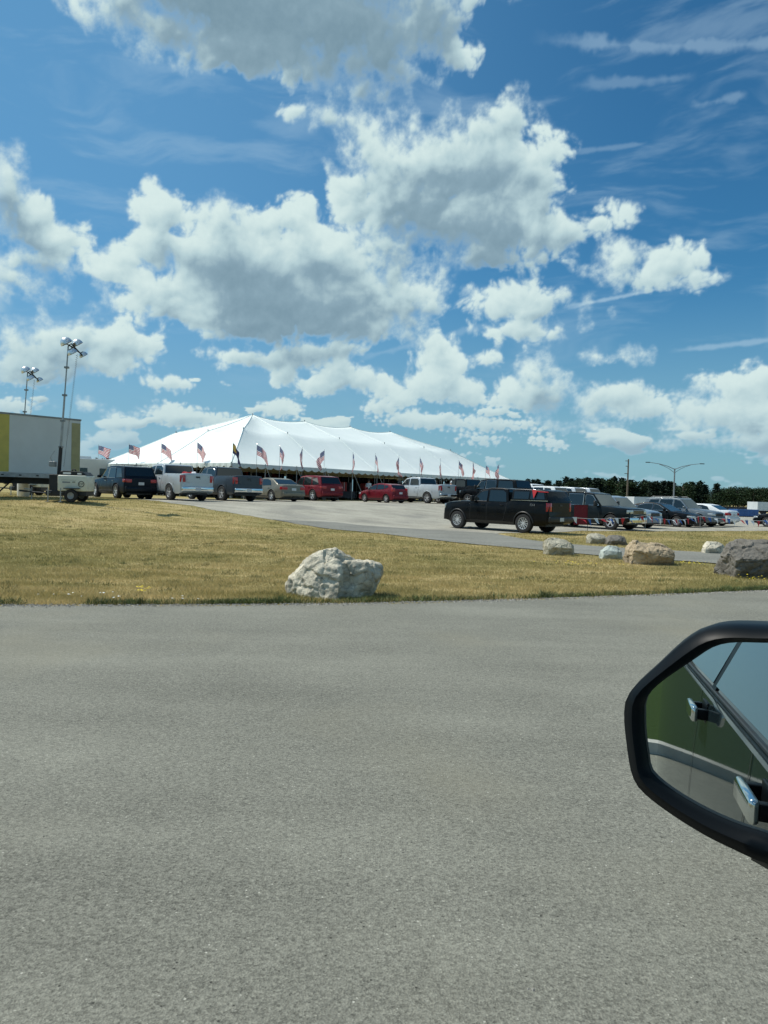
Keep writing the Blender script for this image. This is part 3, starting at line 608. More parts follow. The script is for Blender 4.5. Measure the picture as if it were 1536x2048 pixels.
def car(name, kind, paintm, x, y, azd, label, cat, group='vehicles parked on the lot', wheels='five', topper=False, rack=False, boxtail=False, fender_flare=False, chrome=True, glass='glass', detail=True, badge=None, z=None, plate=True, scale=1.):
    S = SPEC[kind]; L, W, H, zb, belt, r = (S[k] for k in ('L', 'W', 'H', 'zb', 'belt', 'r')); hw = W/2
    xf = L/2-S['fo']; xr = -L/2+S['ro']; topz = lerpf(S['top'])
    root = thing(name, (x, y, gz(x, y)+.012 if z is None else z), azd, label, cat, group); root.scale = (scale,)*3
    fz = lerpf([(0, .90), (.08, .965), (.25, .99), (.5, 1.0), (.72, .985), (.9, .955), (1, .925)])
    def taper(x_):
        u = max(0, (abs(x_)-.30*L)/(.20*L)); a = 1-(.13 if x_ > 0 else .075)*u**2.2
        e = max(0, (abs(x_)-(L/2-.10))/.10); return a*(1-.055*e*e)
    def sy(x_, z_): return hw*fz(min(1, max(0, (z_-zb)/(topz(x_)-zb))))*taper(x_)
    ar = r+.075
    def arch(x_):
        z_ = zb+(.10*max(0, (abs(x_)-(L/2-.35))/.35))
        for xc in (xf, xr):
            if abs(x_-xc) < ar: z_ = max(z_, r+math.sqrt(ar*ar-(x_-xc)**2))
        return min(z_, topz(x_)-.18)
    xs = sorted(set(list(np.round(np.linspace(-L/2, L/2, 71), 3))+[round(c+ar*math.cos(t), 3) for c in (xf, xr) for t in np.linspace(0, math.pi, 25)]+[round(s*(L/2-q), 3) for s in (-1, 1) for q in (.02, .05, .1)]))
    bed = S.get('bed'); mb = MB(); vs = []; fs = []
    for x_ in xs:
        za, zt = arch(x_), topz(x_); half = [(0, za+.02), (sy(x_, za)*.9, za+.02)]
        for t in (0, .05, .2, .4, .6, .8, .92, 1.): z_ = za+(zt-za)*t; half.append((sy(x_, z_), z_))
        yt = sy(x_, zt)
        if bed and not topper and bed[0] < x_ < bed[1]: half += [(yt*.95, zt+.012), (yt*.90, zt+.0), (yt*.885, zt-.5), (0, zt-.5)]
        else: half += [(yt*.95, zt+.018), (yt*.80, zt+.038), (yt*.4, zt+.05), (0, zt+.055)]
        ring = half+[(-a, b) for a, b in half[-2:0:-1]]
        vs += [(x_, a, b) for a, b in ring]; nr = len(ring)
    for i in range(len(xs)-1):
        for j in range(nr): fs.append((i*nr+j, i*nr+(j+1) % nr, (i+1)*nr+(j+1) % nr, (i+1)*nr+j))
    fs += [tuple(range(nr)), tuple(range((len(xs)-1)*nr, len(xs)*nr))]
    mb.add(vs, fs, 0)
    # shut lines and sill strip, a few millimetres proud of the skin
    def strip(pts_, wd, k, off=.004):
        for s in (-1, 1):
            for (xa, z_a), (xb, z_b) in zip(pts_, pts_[1:]):
                ns = 6
                for q in range(ns):
                    t0, t1 = q/ns, (q+1)/ns; A = (xa+(xb-xa)*t0, z_a+(z_b-z_a)*t0); B = (xa+(xb-xa)*t1, z_a+(z_b-z_a)*t1)
                    d = Vector((B[0]-A[0], B[1]-A[1])).normalized(); nx_, nz_ = -d.y*wd/2, d.x*wd/2
                    mb.add([(px_, s*(sy(px_, pz_)+off), pz_) for px_, pz_ in ((A[0]-nx_, A[1]-nz_), (A[0]+nx_, A[1]+nz_), (B[0]+nx_, B[1]+nz_), (B[0]-nx_, B[1]-nz_))], [(0, 1, 2, 3)], k)
    w0 = S['win'][0]; fdoor = w0[0][0]+.05
    if detail:
        mid = w0[-1][0]-.04; zlo = zb+.12
        strip([(fdoor, topz(fdoor)-.03), (fdoor+.02, zlo)], .016, 1); strip([(mid, belt-.02), (mid, zlo)], .016, 1)
        w2 = S['win'][1]; strip([(w2[-1][0]-.04, belt-.02), (w2[-1][0]-.02, belt-.35), (max(xr+ar+.03, w2[-1][0]+.12), zlo)], .016, 1); strip([(fdoor+.02, zlo), (max(xr+ar+.03, w2[-1][0]+.12), zlo)], .016, 1)
        strip([(xf-ar-.02, zb+.05), (xr+ar+.02, zb+.05)], .10, 1, .006)
    body = mb.build('body', [paintm, M['plastic']], root, smooth=True, ang=30)
    # dark underbody
    MB().box(-L/2+.25, L/2-.25, -hw*.70, hw*.70, zb-.05, zb+.25).build('underbody', M['plastic'], root)
    # cabin: roof and pillars
    cb = S['cab']; wb = hw*.915; wr = hw*S['roofw']
    def cy(z_): return wb+(wr-wb)*max(0, (z_-belt))/(H-belt)
    vs = []
    for s in (1, -1): vs += [(a, s*cy(b_), b_) for a, b_ in cb]
    k = len(cb); fs = [tuple(range(k)), tuple(range(2*k-1, k-1, -1))]+[(i, (i+1) % k, k+(i+1) % k, k+i) for i in range(k)]
    MB().add(vs, fs).build('cabin', paintm, root, smooth=True, bevel=.045, ang=40)
    def pane(nm, poly, mm, frame=None):
        for s in (-1, 1):
            MB().prism([(a, s*(cy(b_)+.002), b_) for a, b_ in poly], (0, s*.006, 0)).build(nm, mm, root)
            if frame:
                fb = MB(); pp = [(a, s*(cy(b_)+.010), b_) for a, b_ in poly]; fb.tube(pp+[pp[0]], .011, 4); fb.build('window_trim', frame, root)
    for i, poly in enumerate(S['win']): pane('side_window', poly, M[glass], (M['chrome'] if chrome else M['plastic']) if i == 0 or chrome and i < 2 else None)
    def endglass(nm, i0, i1, mm, lo, hi, ins):
        (xa, z_a), (xb, z_b) = cb[i0], cb[i1]; q = []
        for t, s in ((lo, 1), (hi, 1), (hi, -1), (lo, -1)):
            xx, zz = xa+(xb-xa)*t, z_a+(z_b-z_a)*t; q.append((xx, s*(cy(zz)-ins), zz))
        nrm = Vector((z_b-z_a, 0, -(xb-xa))).normalized()
        if nrm.z < 0: nrm = -nrm
        MB().prism([Vector(p)+nrm*.004 for p in q], nrm*.006).build(nm, mm, root)
    endglass('windshield', 0, 1, M['clear glass'], .07, .93, .06); endglass('rear_window', 4, 5, M['glass'], .07, .80, .07)
    for xc in (xf, xr):
        for s in (-1, 1):
            wheel(root, xc, s*(hw-.125), r, .23 if r < .37 else .27, s, wheels)
            if detail:
                lb = MB(); yy = s*(sy(xc, r+ar-.02)+(.012 if fender_flare else .0))
                lb.tube([(xc+ar*math.cos(t), s*(sy(xc+ar*math.cos(t), r+ar*math.sin(t))+.004), r+ar*math.sin(t)) for t in np.linspace(.05, math.pi-.05, 16)], .034 if fender_flare else .016, 6)
                lb.build('wheel_arch', M['plastic'] if fender_flare else paintm, root, smooth=True)
    # bumpers, lamps, plates, mirrors, handles
    yb = sy(-L/2, .6); yf = sy(L/2, .6); ispk = kind == 'pickup'; truck = ispk or kind == 'yukon'
    bz = zb+.14
    MB().box(-L/2-.09, -L/2+.22, -yb*1.02, yb*1.02, bz, bz+.24).build('rear_bumper', M['chrome'] if ispk and chrome else (M['plastic'] if ispk else paintm), root, smooth=True, bevel=.04)
    MB().box(L/2-.25, L/2+.05, -yf*.99, yf*.99, zb+.04, zb+.34).build('front_bumper', M['chrome'] if truck and chrome else (M['plastic'] if truck else paintm), root, smooth=True, bevel=.05)
    if not ispk or plate: 
        zp = bz+.33 if not ispk else bz+.05
        MB().box(-L/2-(.035 if not ispk else .105), -L/2+.01, -.155, .155, zp, zp+.155).build('license_plate', M['plate'], root, bevel=.006)
    tz0, tz1 = {'pickup': (.97, 1.33), 'yukon': (.85, 1.15), 'suv': (.88, 1.05), 'sedan': (.72, .90), 'hatch': (.86, 1.12)}[kind]
    for s in (-1, 1):
        tl = MB(); x0 = -L/2
        inn = yb*.60 if not truck and kind != 'hatch' else yb*.80
        pts_ = [(x0-.022, s*inn), (x0-.020, s*(yb*.93)), (x0+.05, s*(sy(x0+.05, tz0)+.012)), (x0+(.22 if not truck else .10), s*(sy(x0+.22, tz0)+.012)), (x0+.20, s*inn*.99)]
        tl.prism([(a, b_, tz0) for a, b_ in pts_], (0, 0, tz1-tz0)); tl.build('taillight', M['red lens'], root, smooth=True, bevel=.008)
        hz0, hz1 = {'pickup': (.94, 1.16), 'yukon': (.86, 1.04), 'suv': (.72, .86), 'sedan': (.56, .70), 'hatch': (.58, .74)}[kind]; x1 = L/2
        hp = [(x1+.012, s*yf*.62), (x1+.004, s*yf*.93), (x1-.06, s*(sy(x1-.06, hz0)+.010)), (x1-(.12 if truck else .34), s*(sy(x1-.25, hz0)+.010)), (x1-.30, s*yf*.66)]
        MB().prism([(a, b_, hz0) for a, b_ in hp], (0, 0, hz1-hz0)).build('headlight', M['clear lens'], root, smooth=True, bevel=.012)
        mx_ = w0[0][0]-.12; my = cy(belt)
        mbb = MB().box(mx_-.05, mx_+.08, s*(my+.05), s*(my+.27), belt+.03, belt+(.28 if truck else .18)).build('wing_mirror', M['plastic'] if truck else paintm, root, smooth=True, bevel=.035)
        for hx in (w0[-1][0]+.10, S['win'][1][-1][0]+.14):
            zz = belt-.12; MB().box(hx-.01, hx+.16, s*(sy(hx, zz)+.006), s*(sy(hx, zz)+.036), zz-.015, zz+.015).build('door_handle', M['chrome'] if chrome else paintm, root, bevel=.006)
    MB().box(L/2-.10, L/2+.018, -yf*.60, yf*.60, hz0-.04, hz1+.0).build('grille', M['plastic'] if kind != 'yukon' else M['chrome'], root, bevel=.02)
    if kind == 'yukon':
        g = MB()
        for q in range(14): yy = -yf*.58+q*yf*1.16/13; g.box(L/2+.018, L/2+.03, yy-.01, yy+.01, hz0-.03, hz1-.01)
        g.build('grille_bars', M['dark alloy'], root)
    if ispk:
        MB().box(-L/2-.024, -L/2-.018, -yb*.76, yb*.76, .96, 1.35).build('tailgate', paintm, root, bevel=.002)
        MB().box(-L/2-.035, -L/2-.024, -.12, .12, 1.20, 1.28).build('tailgate_handle', M['plastic'], root)
    if topper:
        tx = [(-1.0, 1.40), (-.98, 1.88), (-1.3, 1.92), (-2.4, 1.90), (-2.70, 1.84), (-2.90, 1.40)]
        vs = []; wt = hw*.93; wu = hw*.80
        def ty(z_): return wt+(wu-wt)*(z_-1.40)/.52
        for s in (1, -1): vs += [(a, s*ty(b_), b_) for a, b_ in tx]
        k = len(tx); fs = [tuple(range(k)), tuple(range(2*k-1, k-1, -1))]+[(i, (i+1) % k, k+(i+1) % k, k+i) for i in range(k)]
        tp = MB().add(vs, fs).build('camper_shell', paintm, root, smooth=True, bevel=.04, ang=40)
        for s in (-1, 1):
            for poly in ([(-1.12, 1.48), (-1.12, 1.80), (-1.9, 1.80), (-1.9, 1.48)], [(-1.98, 1.48), (-1.98, 1.80), (-2.62, 1.78), (-2.72, 1.48)]):
                MB().prism([(a, s*(ty(b_)+.002), b_) for a, b_ in poly], (0, s*.008, 0)).build('shell_window', M['glass'], tp)
            MB().box(-2.88, -1.0, s*(wt+.0), s*(wt+.03), 1.405, 1.425).build('bed_rail', M['chrome'], root)
    if rack:
        rk = MB()
        for s in (-1, 1): rk.tube([(.1, s*wr*.88, H+.0), (.0, s*wr*.88, H+.06), (-1.7, s*wr*.88, H+.05), (-1.85, s*wr*.88, H-.02)], .018, 6)
        for q in (-.35, -1.3): rk.tube([(q, -wr*.88, H+.055), (q, wr*.88, H+.055)], .016, 6)
        rk.build('roof_rack', M['grey metal'], root)
    if badge:
        bo = text_mesh('badge', badge, .15, M['grey metal'], root); zz = 1.18; xx = -2.02
        bo.rotation_euler = (R(90), 0, R(180)); bo.location = (xx, sy(xx-.15, zz)+.006, zz)
    return root
def text_mesh(name, body, size, m_, parent):
    cu = bpy.data.curves.new(name, 'FONT'); cu.body = body; cu.size = size; cu.extrude = .003
    o = bpy.data.objects.new(name, cu); sc.collection.objects.link(o); dg = bpy.context.evaluated_depsgraph_get(); dg.update()
    me = bpy.data.meshes.new_from_object(o.evaluated_get(dg)); bpy.data.objects.remove(o); me.materials.clear(); me.materials.append(m_)
    return link(bpy.data.objects.new(name, me), parent)
car('dark_suv', 'suv', M['navy paint'], -14.6, 41.3, -41.2, 'dark navy SUV with chrome window trim, leftmost of the parked vehicles beside the light tower', 'suv', rack=True)
pk = car('silver_pickup', 'pickup', M['silver paint'], -11.74, 40.89, -42, 'silver pickup with red bundle in its bed, parked right of the dark navy SUV', 'pickup')
car('blue_pickup', 'pickup', M['slate blue paint'], -9.56, 43.54, -42, 'slate blue pickup parked between the silver pickup and the beige sedan', 'pickup')
car('beige_sedan', 'sedan', M['beige paint'], -7.2, 47.2, -42, 'beige sedan parked between the slate blue pickup and the dark red SUV', 'sedan', chrome=False)
car('red_suv', 'suv', M['dark red paint'], -5.2, 53.2, -40, 'dark red SUV parked right of the beige sedan', 'suv', chrome=False)
car('red_hatchback', 'hatch', M['bright red paint'], -.12, 53.2, -41.7, 'red hatchback parked in front of the white pickup, under the middle flags', 'hatchback', chrome=False, scale=.93)
car('white_pickup', 'pickup', M['pale silver paint'], 2.75, 56.8, -42, 'white and silver pickup with chrome bumper parked just right of the red hatchback', 'pickup')
car('black_pickup', 'pickup', M['black paint'], 5.54, 33.98, -44.9, 'black pickup with camper shell, nearest of the vehicles, parked broadside by the drive', 'pickup', wheels='twin', topper=True, fender_flare=True, chrome=False, badge='FX4')
car('black_suv', 'yukon', M['dark green grey paint'], 11.09, 39.8, 138, 'long black SUV with chrome grille facing right behind the pennant rope', 'suv', wheels='five')
car('black_sedan', 'sedan', M['black paint'], 17.26, 46.3, 136.6, 'low black sedan facing right, between the long black SUV and the grey minivan', 'sedan', wheels='ten')
car('grey_minivan', 'suv', M['grey paint'], 19.35, 48.1, 139, 'grey minivan with roof rack facing right behind the black sedan', 'minivan', rack=True, chrome=True)
car('white_sedan', 'sedan', M['white paint'], 21.25, 50.2, -42, 'white sedan showing its red taillight, rightmost of the parked row', 'sedan', chrome=False)
car('dark_grey_suv', 'suv', M['steel blue paint'], 13.4, 42.9, 138, 'blue grey SUV mostly hidden behind the long black SUV, its windscreen showing', 'suv', detail=False)
car('dark_pickup', 'pickup', M['black paint'], 6.3, 57.5, -42, 'black pickup mostly hidden, parked right of the white pickup under the tent edge', 'pickup', detail=False, chrome=False)
car('dark_full_size_suv', 'yukon', M['black paint'], 8.2, 55.0, -42, 'tall black SUV with bright roof line seen above the bonnet of the nearest black pickup', 'suv', detail=False)
car('white_suv', 'suv', M['white paint'], 11.6, 56.0, -42, 'white SUV whose roof shows above the camper shell', 'suv', detail=False, scale=.95)
car('white_crossover', 'suv', M['white paint'], 11.0, 61.5, -42, 'white crossover roof seen just right of the tall black SUV', 'crossover', detail=False)
car('silver_crossover', 'suv', M['silver paint'], 14.0, 59.5, -42, 'silver crossover roof seen between the white SUV and the long black SUV', 'crossover', detail=False, scale=.93)
car('silver_wagon', 'suv', M['silver paint'], 16.3, 63.5, -42, 'small silver wagon roof above the rear of the long black SUV', 'wagon', detail=False, scale=.9)
car('distant_black_car', 'sedan', M['black paint'], 27.3, 49.0, -42, 'black car cut off by the right edge of the view', 'car', detail=False)
# red bundle in the pickup bed
mb = MB()
for k in range(9):
    c = Vector((random.uniform(-.45, .45), random.uniform(-.5, .5), random.uniform(0, .16))); rr = random.uniform(.14, .24)
    vv = [c+Vector((random.gauss(0, 1), random.gauss(0, 1), random.gauss(0, .7))).normalized()*rr for _ in range(14)]
    bmx = bmesh.new(); [bmx.verts.new(v) for v in vv]; bmesh.ops.convex_hull(bmx, input=bmx.verts); bmx.verts.ensure_lookup_table()
    us = [v for v in bmx.verts if v.link_faces]; ix = {v: i for i, v in enumerate(us)}
    mb.add([v.co for v in us], [tuple(ix[v] for v in f.verts) for f in bmx.faces], 0 if k % 4 else 1); bmx.free()
a = R(-42); f_ = Vector((math.sin(a), math.cos(a)))
o = mb.build('red_bundle', [M['cloth red'], M['cloth white']]); o.location = (-11.74-f_.x*1.9, 40.89-f_.y*1.9, gz(-11, 41)+1.34); tag(o, 'red and white bundle piled in the bed of the silver pickup', 'bundle')
# ------------------------------------------------------------------ tent
TA = Vector((-10.66, 51.24, 0)); TH = .857; TL, TW, TB = 36.6, 18.3, 6.1; TZ = .87
ZE, ZQ, ZM = 1.761+EYE, 4.615+EYE, 6.382+EYE
tent = thing('event_tent', (TA.x, TA.y, TZ), None, 'huge white pole tent with scalloped edge standing behind the parked vehicles', 'tent'); tent.rotation_euler = (0, 0, TH)
hA = TW/2
def tz(u, v):
    uc = min(max(u, hA), TL-hA); au = abs(u-uc)/hA; av = abs(v-hA)/hA; rho = max(au, av)
    zq, zm, ze = ZQ-TZ, ZM-TZ, ZE-TZ
    z = zm+(zq-zm)*rho*2 if rho < .5 else zq+(ze-zq)*(rho-.5)*2
    z -= .07*math.sin(min(1, 2*rho if rho < .5 else 2*rho-1)*math.pi)
    if au == 0:
        f = ((u-hA)/TB) % 1.; z -= 4*f*(1-f)*(.27*(1-rho)+.08*rho*(rho < .98))*(1 if rho < .999 else 0)
    else:
        f = min(au, av)/max(rho, 1e-6); z -= 4*f*(1-f)*.34*math.sin(min(1, rho)*math.pi)*.9
    return z
us = sorted(set([round(q, 4) for q in list(np.linspace(0, hA, 19))+list(np.linspace(hA, TL-hA, 31))+list(np.linspace(TL-hA, TL, 19))]))
vs_ = [round(q, 4) for q in np.linspace(0, TW, 37)]
vs = [(u, v, tz(u, v)) for u in us for v in vs_]; nv = len(vs_); fs = []
for i in range(len(us)-1):
    for j in range(nv-1):
        a, b_, c, d = i*nv+j, (i+1)*nv+j, (i+1)*nv+j+1, i*nv+j+1
        um, vm = (us[i]+us[i+1])/2, (vs_[j]+vs_[j+1])/2
        s1 = (um-hA if um < TL/2 else um-(TL-hA))*(vm-hA)
        fs += [(a, b_, c), (a, c, d)] if s1 > 0 else [(a, b_, d), (b_, c, d)]
fabm = bpy.data.materials.new('white tent vinyl'); fabm.use_nodes = True; n = NT(fabm.node_tree); b = fabm.node_tree.nodes['Principled BSDF']
co = n.n('ShaderNodeTexCoord').outputs['Object']; ff = n.noise(co, .5, 5, .6)
cc = n.mix(n.mr(ff, .3, .7), (.80, .87, .84), (.84, .90, .875)); cc = n.mix(n.n('ShaderNodeNewGeometry').outputs['Backfacing'], cc, (.035, .04, .04)); n.t.links.new(cc, b.inputs['Base Color']); b.inputs['Roughness'].default_value = .5  # underside colour darkened to imitate the shade inside the tent
bp = n.n('ShaderNodeBump', {'Height': n.noise(n.n('ShaderNodeMapping', {'Vector': co, 'Scale': (1.4, .3, .3)}).outputs[0], 1.3, 4, .5), 'Strength': .25, 'Distance': .12}); n.t.links.new(bp.outputs[0], b.inputs['Normal'])
tr = n.n('ShaderNodeBsdfTranslucent', {0: (.5, .56, .54, 1)}); mx = n.n('ShaderNodeMixShader', {0: .0, 1: b.outputs[0], 2: tr.outputs[0]}); n.t.links.new(mx.outputs[0], fabm.node_tree.nodes['Material Output'].inputs[0])
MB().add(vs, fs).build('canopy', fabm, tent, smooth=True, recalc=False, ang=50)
valm = mat('white valance vinyl', (.62, .68, .66), .6)
def valance(p0, p1, nrm):
    mb = MB(); p0 = Vector(p0); p1 = Vector(p1); L_ = (p1-p0).length; ns = int(L_/.0762); d = (p1-p0)/ns; nrm = Vector(nrm); vs = []
    for i in range(ns+1):
        q = p0+d*i; ph = (i % 10)/10; drop = .20+.14*math.sin(ph*math.pi)**.7
        wob = .03*math.sin(i*.7)+.02*math.sin(i*1.9)
        vs += [q+Vector((0, 0, .0)), q+Vector((0, 0, -.13))+nrm*(.02+wob*.4), q+Vector((0, 0, -drop))+nrm*(.03+wob)]
    fs = [(i*3+k, (i+1)*3+k, (i+1)*3+k+1, i*3+k+1) for i in range(ns) for k in (0, 1)]
    mb.add(vs, fs).build('valance', valm, tent, smooth=True, recalc=False)
zeL = ZE-TZ
valance((0, 0, zeL), (TL, 0, zeL), (0, -1, 0)); valance((0, 0, zeL), (0, TW, zeL), (-1, 0, 0)); valance((0, TW, zeL), (TL, TW, zeL), (0, 1, 0)); valance((TL, 0, zeL), (TL, TW, zeL), (1, 0, 0))
seam = mat('tent seam webbing', (.62, .68, .66), .6)
def seamline(path):
    pts_ = []
    for (u0, v0), (u1, v1) in zip(path, path[1:]):
        for q in range(25): t = q/24; u = u0+(u1-u0)*t; v = v0+(v1-v0)*t; pts_.append((u, v, tz(u, v)+.015))
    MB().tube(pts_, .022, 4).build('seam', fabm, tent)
for k in range(4):
    u = hA+TB*k; seamline([(u, 0), (u, hA), (u, TW)])
seamline([(0, 0), (hA, hA)]); seamline([(0, TW), (hA, hA)]); seamline([(TL, 0), (TL-hA, hA)]); seamline([(TL, TW), (TL-hA, hA)]); seamline([(0, hA), (TL, hA)])
for k in range(4): u = hA+TB*k; MB().tube([(u, hA, 0), (u, hA, ZM-TZ+.12)], .05, 8).build('main_pole', M['steel'], tent)
for u, v in [(hA+TB*k, TW/4*s) for k in range(4) for s in (1, 3)]+[(hA/2, TW/4*s) for s in (1, 2, 3)]+[(TL-hA/2, TW/4*s) for s in (1, 2, 3)]:
    MB().tube([(u, v, 0), (u, v, ZQ-TZ+.16)], .04, 6).build('quarter_pole', M['steel'], tent)
ropem = mat('tent guy rope', (.5, .5, .46), .8)
def sidepole(u, v, du, dv):
    MB().tube([(u, v, 0), (u, v, zeL+.06)], .032, 6).build('side_pole', M['steel'], tent)
    MB().tube([(u, v, zeL), (u+du*1.5, v+dv*1.5, 0)], .016, 4).build('guy_rope', ropem, tent)
for k in range(13): sidepole(3.05*k, 0, 0, -1); sidepole(3.05*k, TW, 0, 1)
for k in range(1, 6): sidepole(0, 3.05*k, -1, 0); sidepole(TL, 3.05*k, 1, 0)
def T(u, v, z=0.): c, s = math.cos(TH), math.sin(TH); return (TA.x+u*c-v*s, TA.y+u*s+v*c, TZ+z)
# goods tables under the tent
def table(u, v, k, label):
    t = thing('display_table', T(u, v), None, label, 'table', 'display tables under the tent'); t.rotation_euler = (0, 0, TH)
    MB().box(-1.2, 1.2, -.38, .38, .70, .74).build('tabletop', M['white panel'], t)
    for sx in (-1.1, 1.1):
        for sy_ in (-.3, .3): MB().tube([(sx, sy_, 0), (sx, sy_, .70)], .02, 6).build('leg', M['steel'], t)
    MB().prism([(-1.22, -.40, .745), (1.22, -.40, .745), (1.22, .40, .745), (-1.22, .40, .745)], (0, 0, .006)).build('table_cover', M[('cloth red', 'cloth blue', 'cloth white')[k % 3]], t)
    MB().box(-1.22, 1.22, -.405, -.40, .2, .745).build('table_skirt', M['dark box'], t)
def crate(u, v, z, s, m_, label, grp):
    o = MB().box(-s[0], s[0], -s[1], s[1], 0, s[2]).box(-s[0]*.1, s[0]*.1, -s[1]-.003, s[1]+.003, -.0, s[2]+.003, 1).build('carton', [m_, M['cloth white']], bevel=.008)
    o.location = T(u, v, z); o.rotation_euler = (0, 0, TH+random.uniform(-.2, .2)); return tag(o, label, 'carton', grp)
k = 0
for v in (2.2, 6.0):
    for u in np.arange(2.5, 34, 3.6):
        table(u, v, k, 'display table in the front row under the tent' if v < 3 else 'display table in the second row under the tent')
        for q in range(3):
            h_ = random.uniform(.3, .8)
            crate(u-.8+q*.8, v, .752, (random.uniform(.2, .34), .25, h_), M[(cn := random.choice(['red box', 'dark box', 'red box', 'blue bin']))], {'r': 'red', 'd': 'dark', 'b': 'blue'}[cn[0]]+(' carton on a front row display table under the tent' if v < 3 else ' carton on a second row display table under the tent'), 'cartons on the front tables' if v < 3 else 'cartons on the rear tables')
        k += 1
for k, u in enumerate(list(np.arange(3.4, 34.5, 3.35))):  # dark racks added to stop bright ground showing through the tent
    rk = thing('filler_rack', T(u, 15.2+.5*math.sin(k*2.)), None, 'tall dark rack added to keep the far side inside the tent dark', 'rack', 'added dark racks along the far side of the tent'); rk.rotation_euler = (0, 0, TH)
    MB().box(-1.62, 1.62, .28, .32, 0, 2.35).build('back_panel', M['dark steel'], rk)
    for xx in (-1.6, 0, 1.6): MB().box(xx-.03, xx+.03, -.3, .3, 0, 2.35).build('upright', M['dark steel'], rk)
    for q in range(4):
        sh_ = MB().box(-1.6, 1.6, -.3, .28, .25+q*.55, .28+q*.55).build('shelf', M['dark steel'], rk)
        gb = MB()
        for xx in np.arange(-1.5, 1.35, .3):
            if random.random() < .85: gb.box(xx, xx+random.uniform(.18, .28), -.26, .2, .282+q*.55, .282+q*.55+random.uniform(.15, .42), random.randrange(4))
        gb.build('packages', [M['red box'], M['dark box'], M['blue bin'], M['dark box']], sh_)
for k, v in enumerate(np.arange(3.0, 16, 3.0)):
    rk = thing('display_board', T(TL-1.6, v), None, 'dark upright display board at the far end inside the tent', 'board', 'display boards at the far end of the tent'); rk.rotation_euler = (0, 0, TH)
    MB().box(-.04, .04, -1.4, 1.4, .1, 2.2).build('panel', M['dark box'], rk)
    for yy in (-1.2, 1.2): MB().box(-.3, .3, yy-.03, yy+.03, 0, .1).build('foot', M['dark steel'], rk)
# ------------------------------------------------------------------ flags
def flag_material():
    a = bpy.data.materials.new('striped flag cloth'); a.use_nodes = True; n = NT(a.node_tree); b = a.node_tree.nodes['Principled BSDF']
    uv = n.n('ShaderNodeUVMap').outputs[0]; sp = n.n('ShaderNodeSeparateXYZ', {0: uv}); u, v = sp.outputs[0], sp.outputs[1]
    st_ = n.m('MODULO', n.m('FLOOR', n.m('MULTIPLY', v, 13)), 2.)
    col = n.mix(n.m('LESS_THAN', st_, .5), (.85, .85, .83), (.50, .02, .04))
    can = n.m('MULTIPLY', n.m('LESS_THAN', u, .4), n.m('GREATER_THAN', v, 6/13.))
    fx = n.m('SUBTRACT', n.m('FRACT', n.m('MULTIPLY', u, 15.)), .5); fy = n.m('SUBTRACT', n.m('FRACT', n.m('MULTIPLY', n.m('SUBTRACT', v, 6/13.), 9/.5385)), .5)
    par = n.m('MODULO', n.m('ADD', n.m('FLOOR', n.m('MULTIPLY', u, 15.)), n.m('FLOOR', n.m('MULTIPLY', n.m('SUBTRACT', v, 6/13.), 9/.5385))), 2.)
    star = n.m('MULTIPLY', n.m('LESS_THAN', n.m('ADD', n.m('MULTIPLY', fx, fx), n.m('MULTIPLY', fy, fy)), .11), n.m('LESS_THAN', par, .5))
    cc = n.mix(star, (.03, .055, .16), (.75, .75, .75)); col = n.mix(can, col, cc)
    n.t.links.new(col, b.inputs['Base Color']); b.inputs['Roughness'].default_value = .75
    tr = n.n('ShaderNodeBsdfTranslucent', {0: col}); mx = n.n('ShaderNodeMixShader', {0: .5, 1: b.outputs[0], 2: tr.outputs[0]}); n.t.links.new(mx.outputs[0], a.node_tree.nodes['Material Output'].inputs[0])
    return a
FM = flag_material()
pm2 = bpy.data.materials.new('purple and gold flag cloth'); pm2.use_nodes = True; n = NT(pm2.node_tree); b = pm2.node_tree.nodes['Principled BSDF']
uv = n.n('ShaderNodeUVMap').outputs[0]; dd = n.v('LENGTH', n.v('MULTIPLY', n.v('SUBTRACT', uv, (.22, .62, 0)), (1., .62, 1)))
col = n.mix(n.mr(dd, .26, .22), (.085, .075, .17), (.75, .50, .12)); col = n.mix(n.mr(n.noise(uv, 6., 3), .55, .6), col, (.04, .035, .09)); n.t.links.new(col, b.inputs['Base Color']); b.inputs['Roughness'].default_value = .7
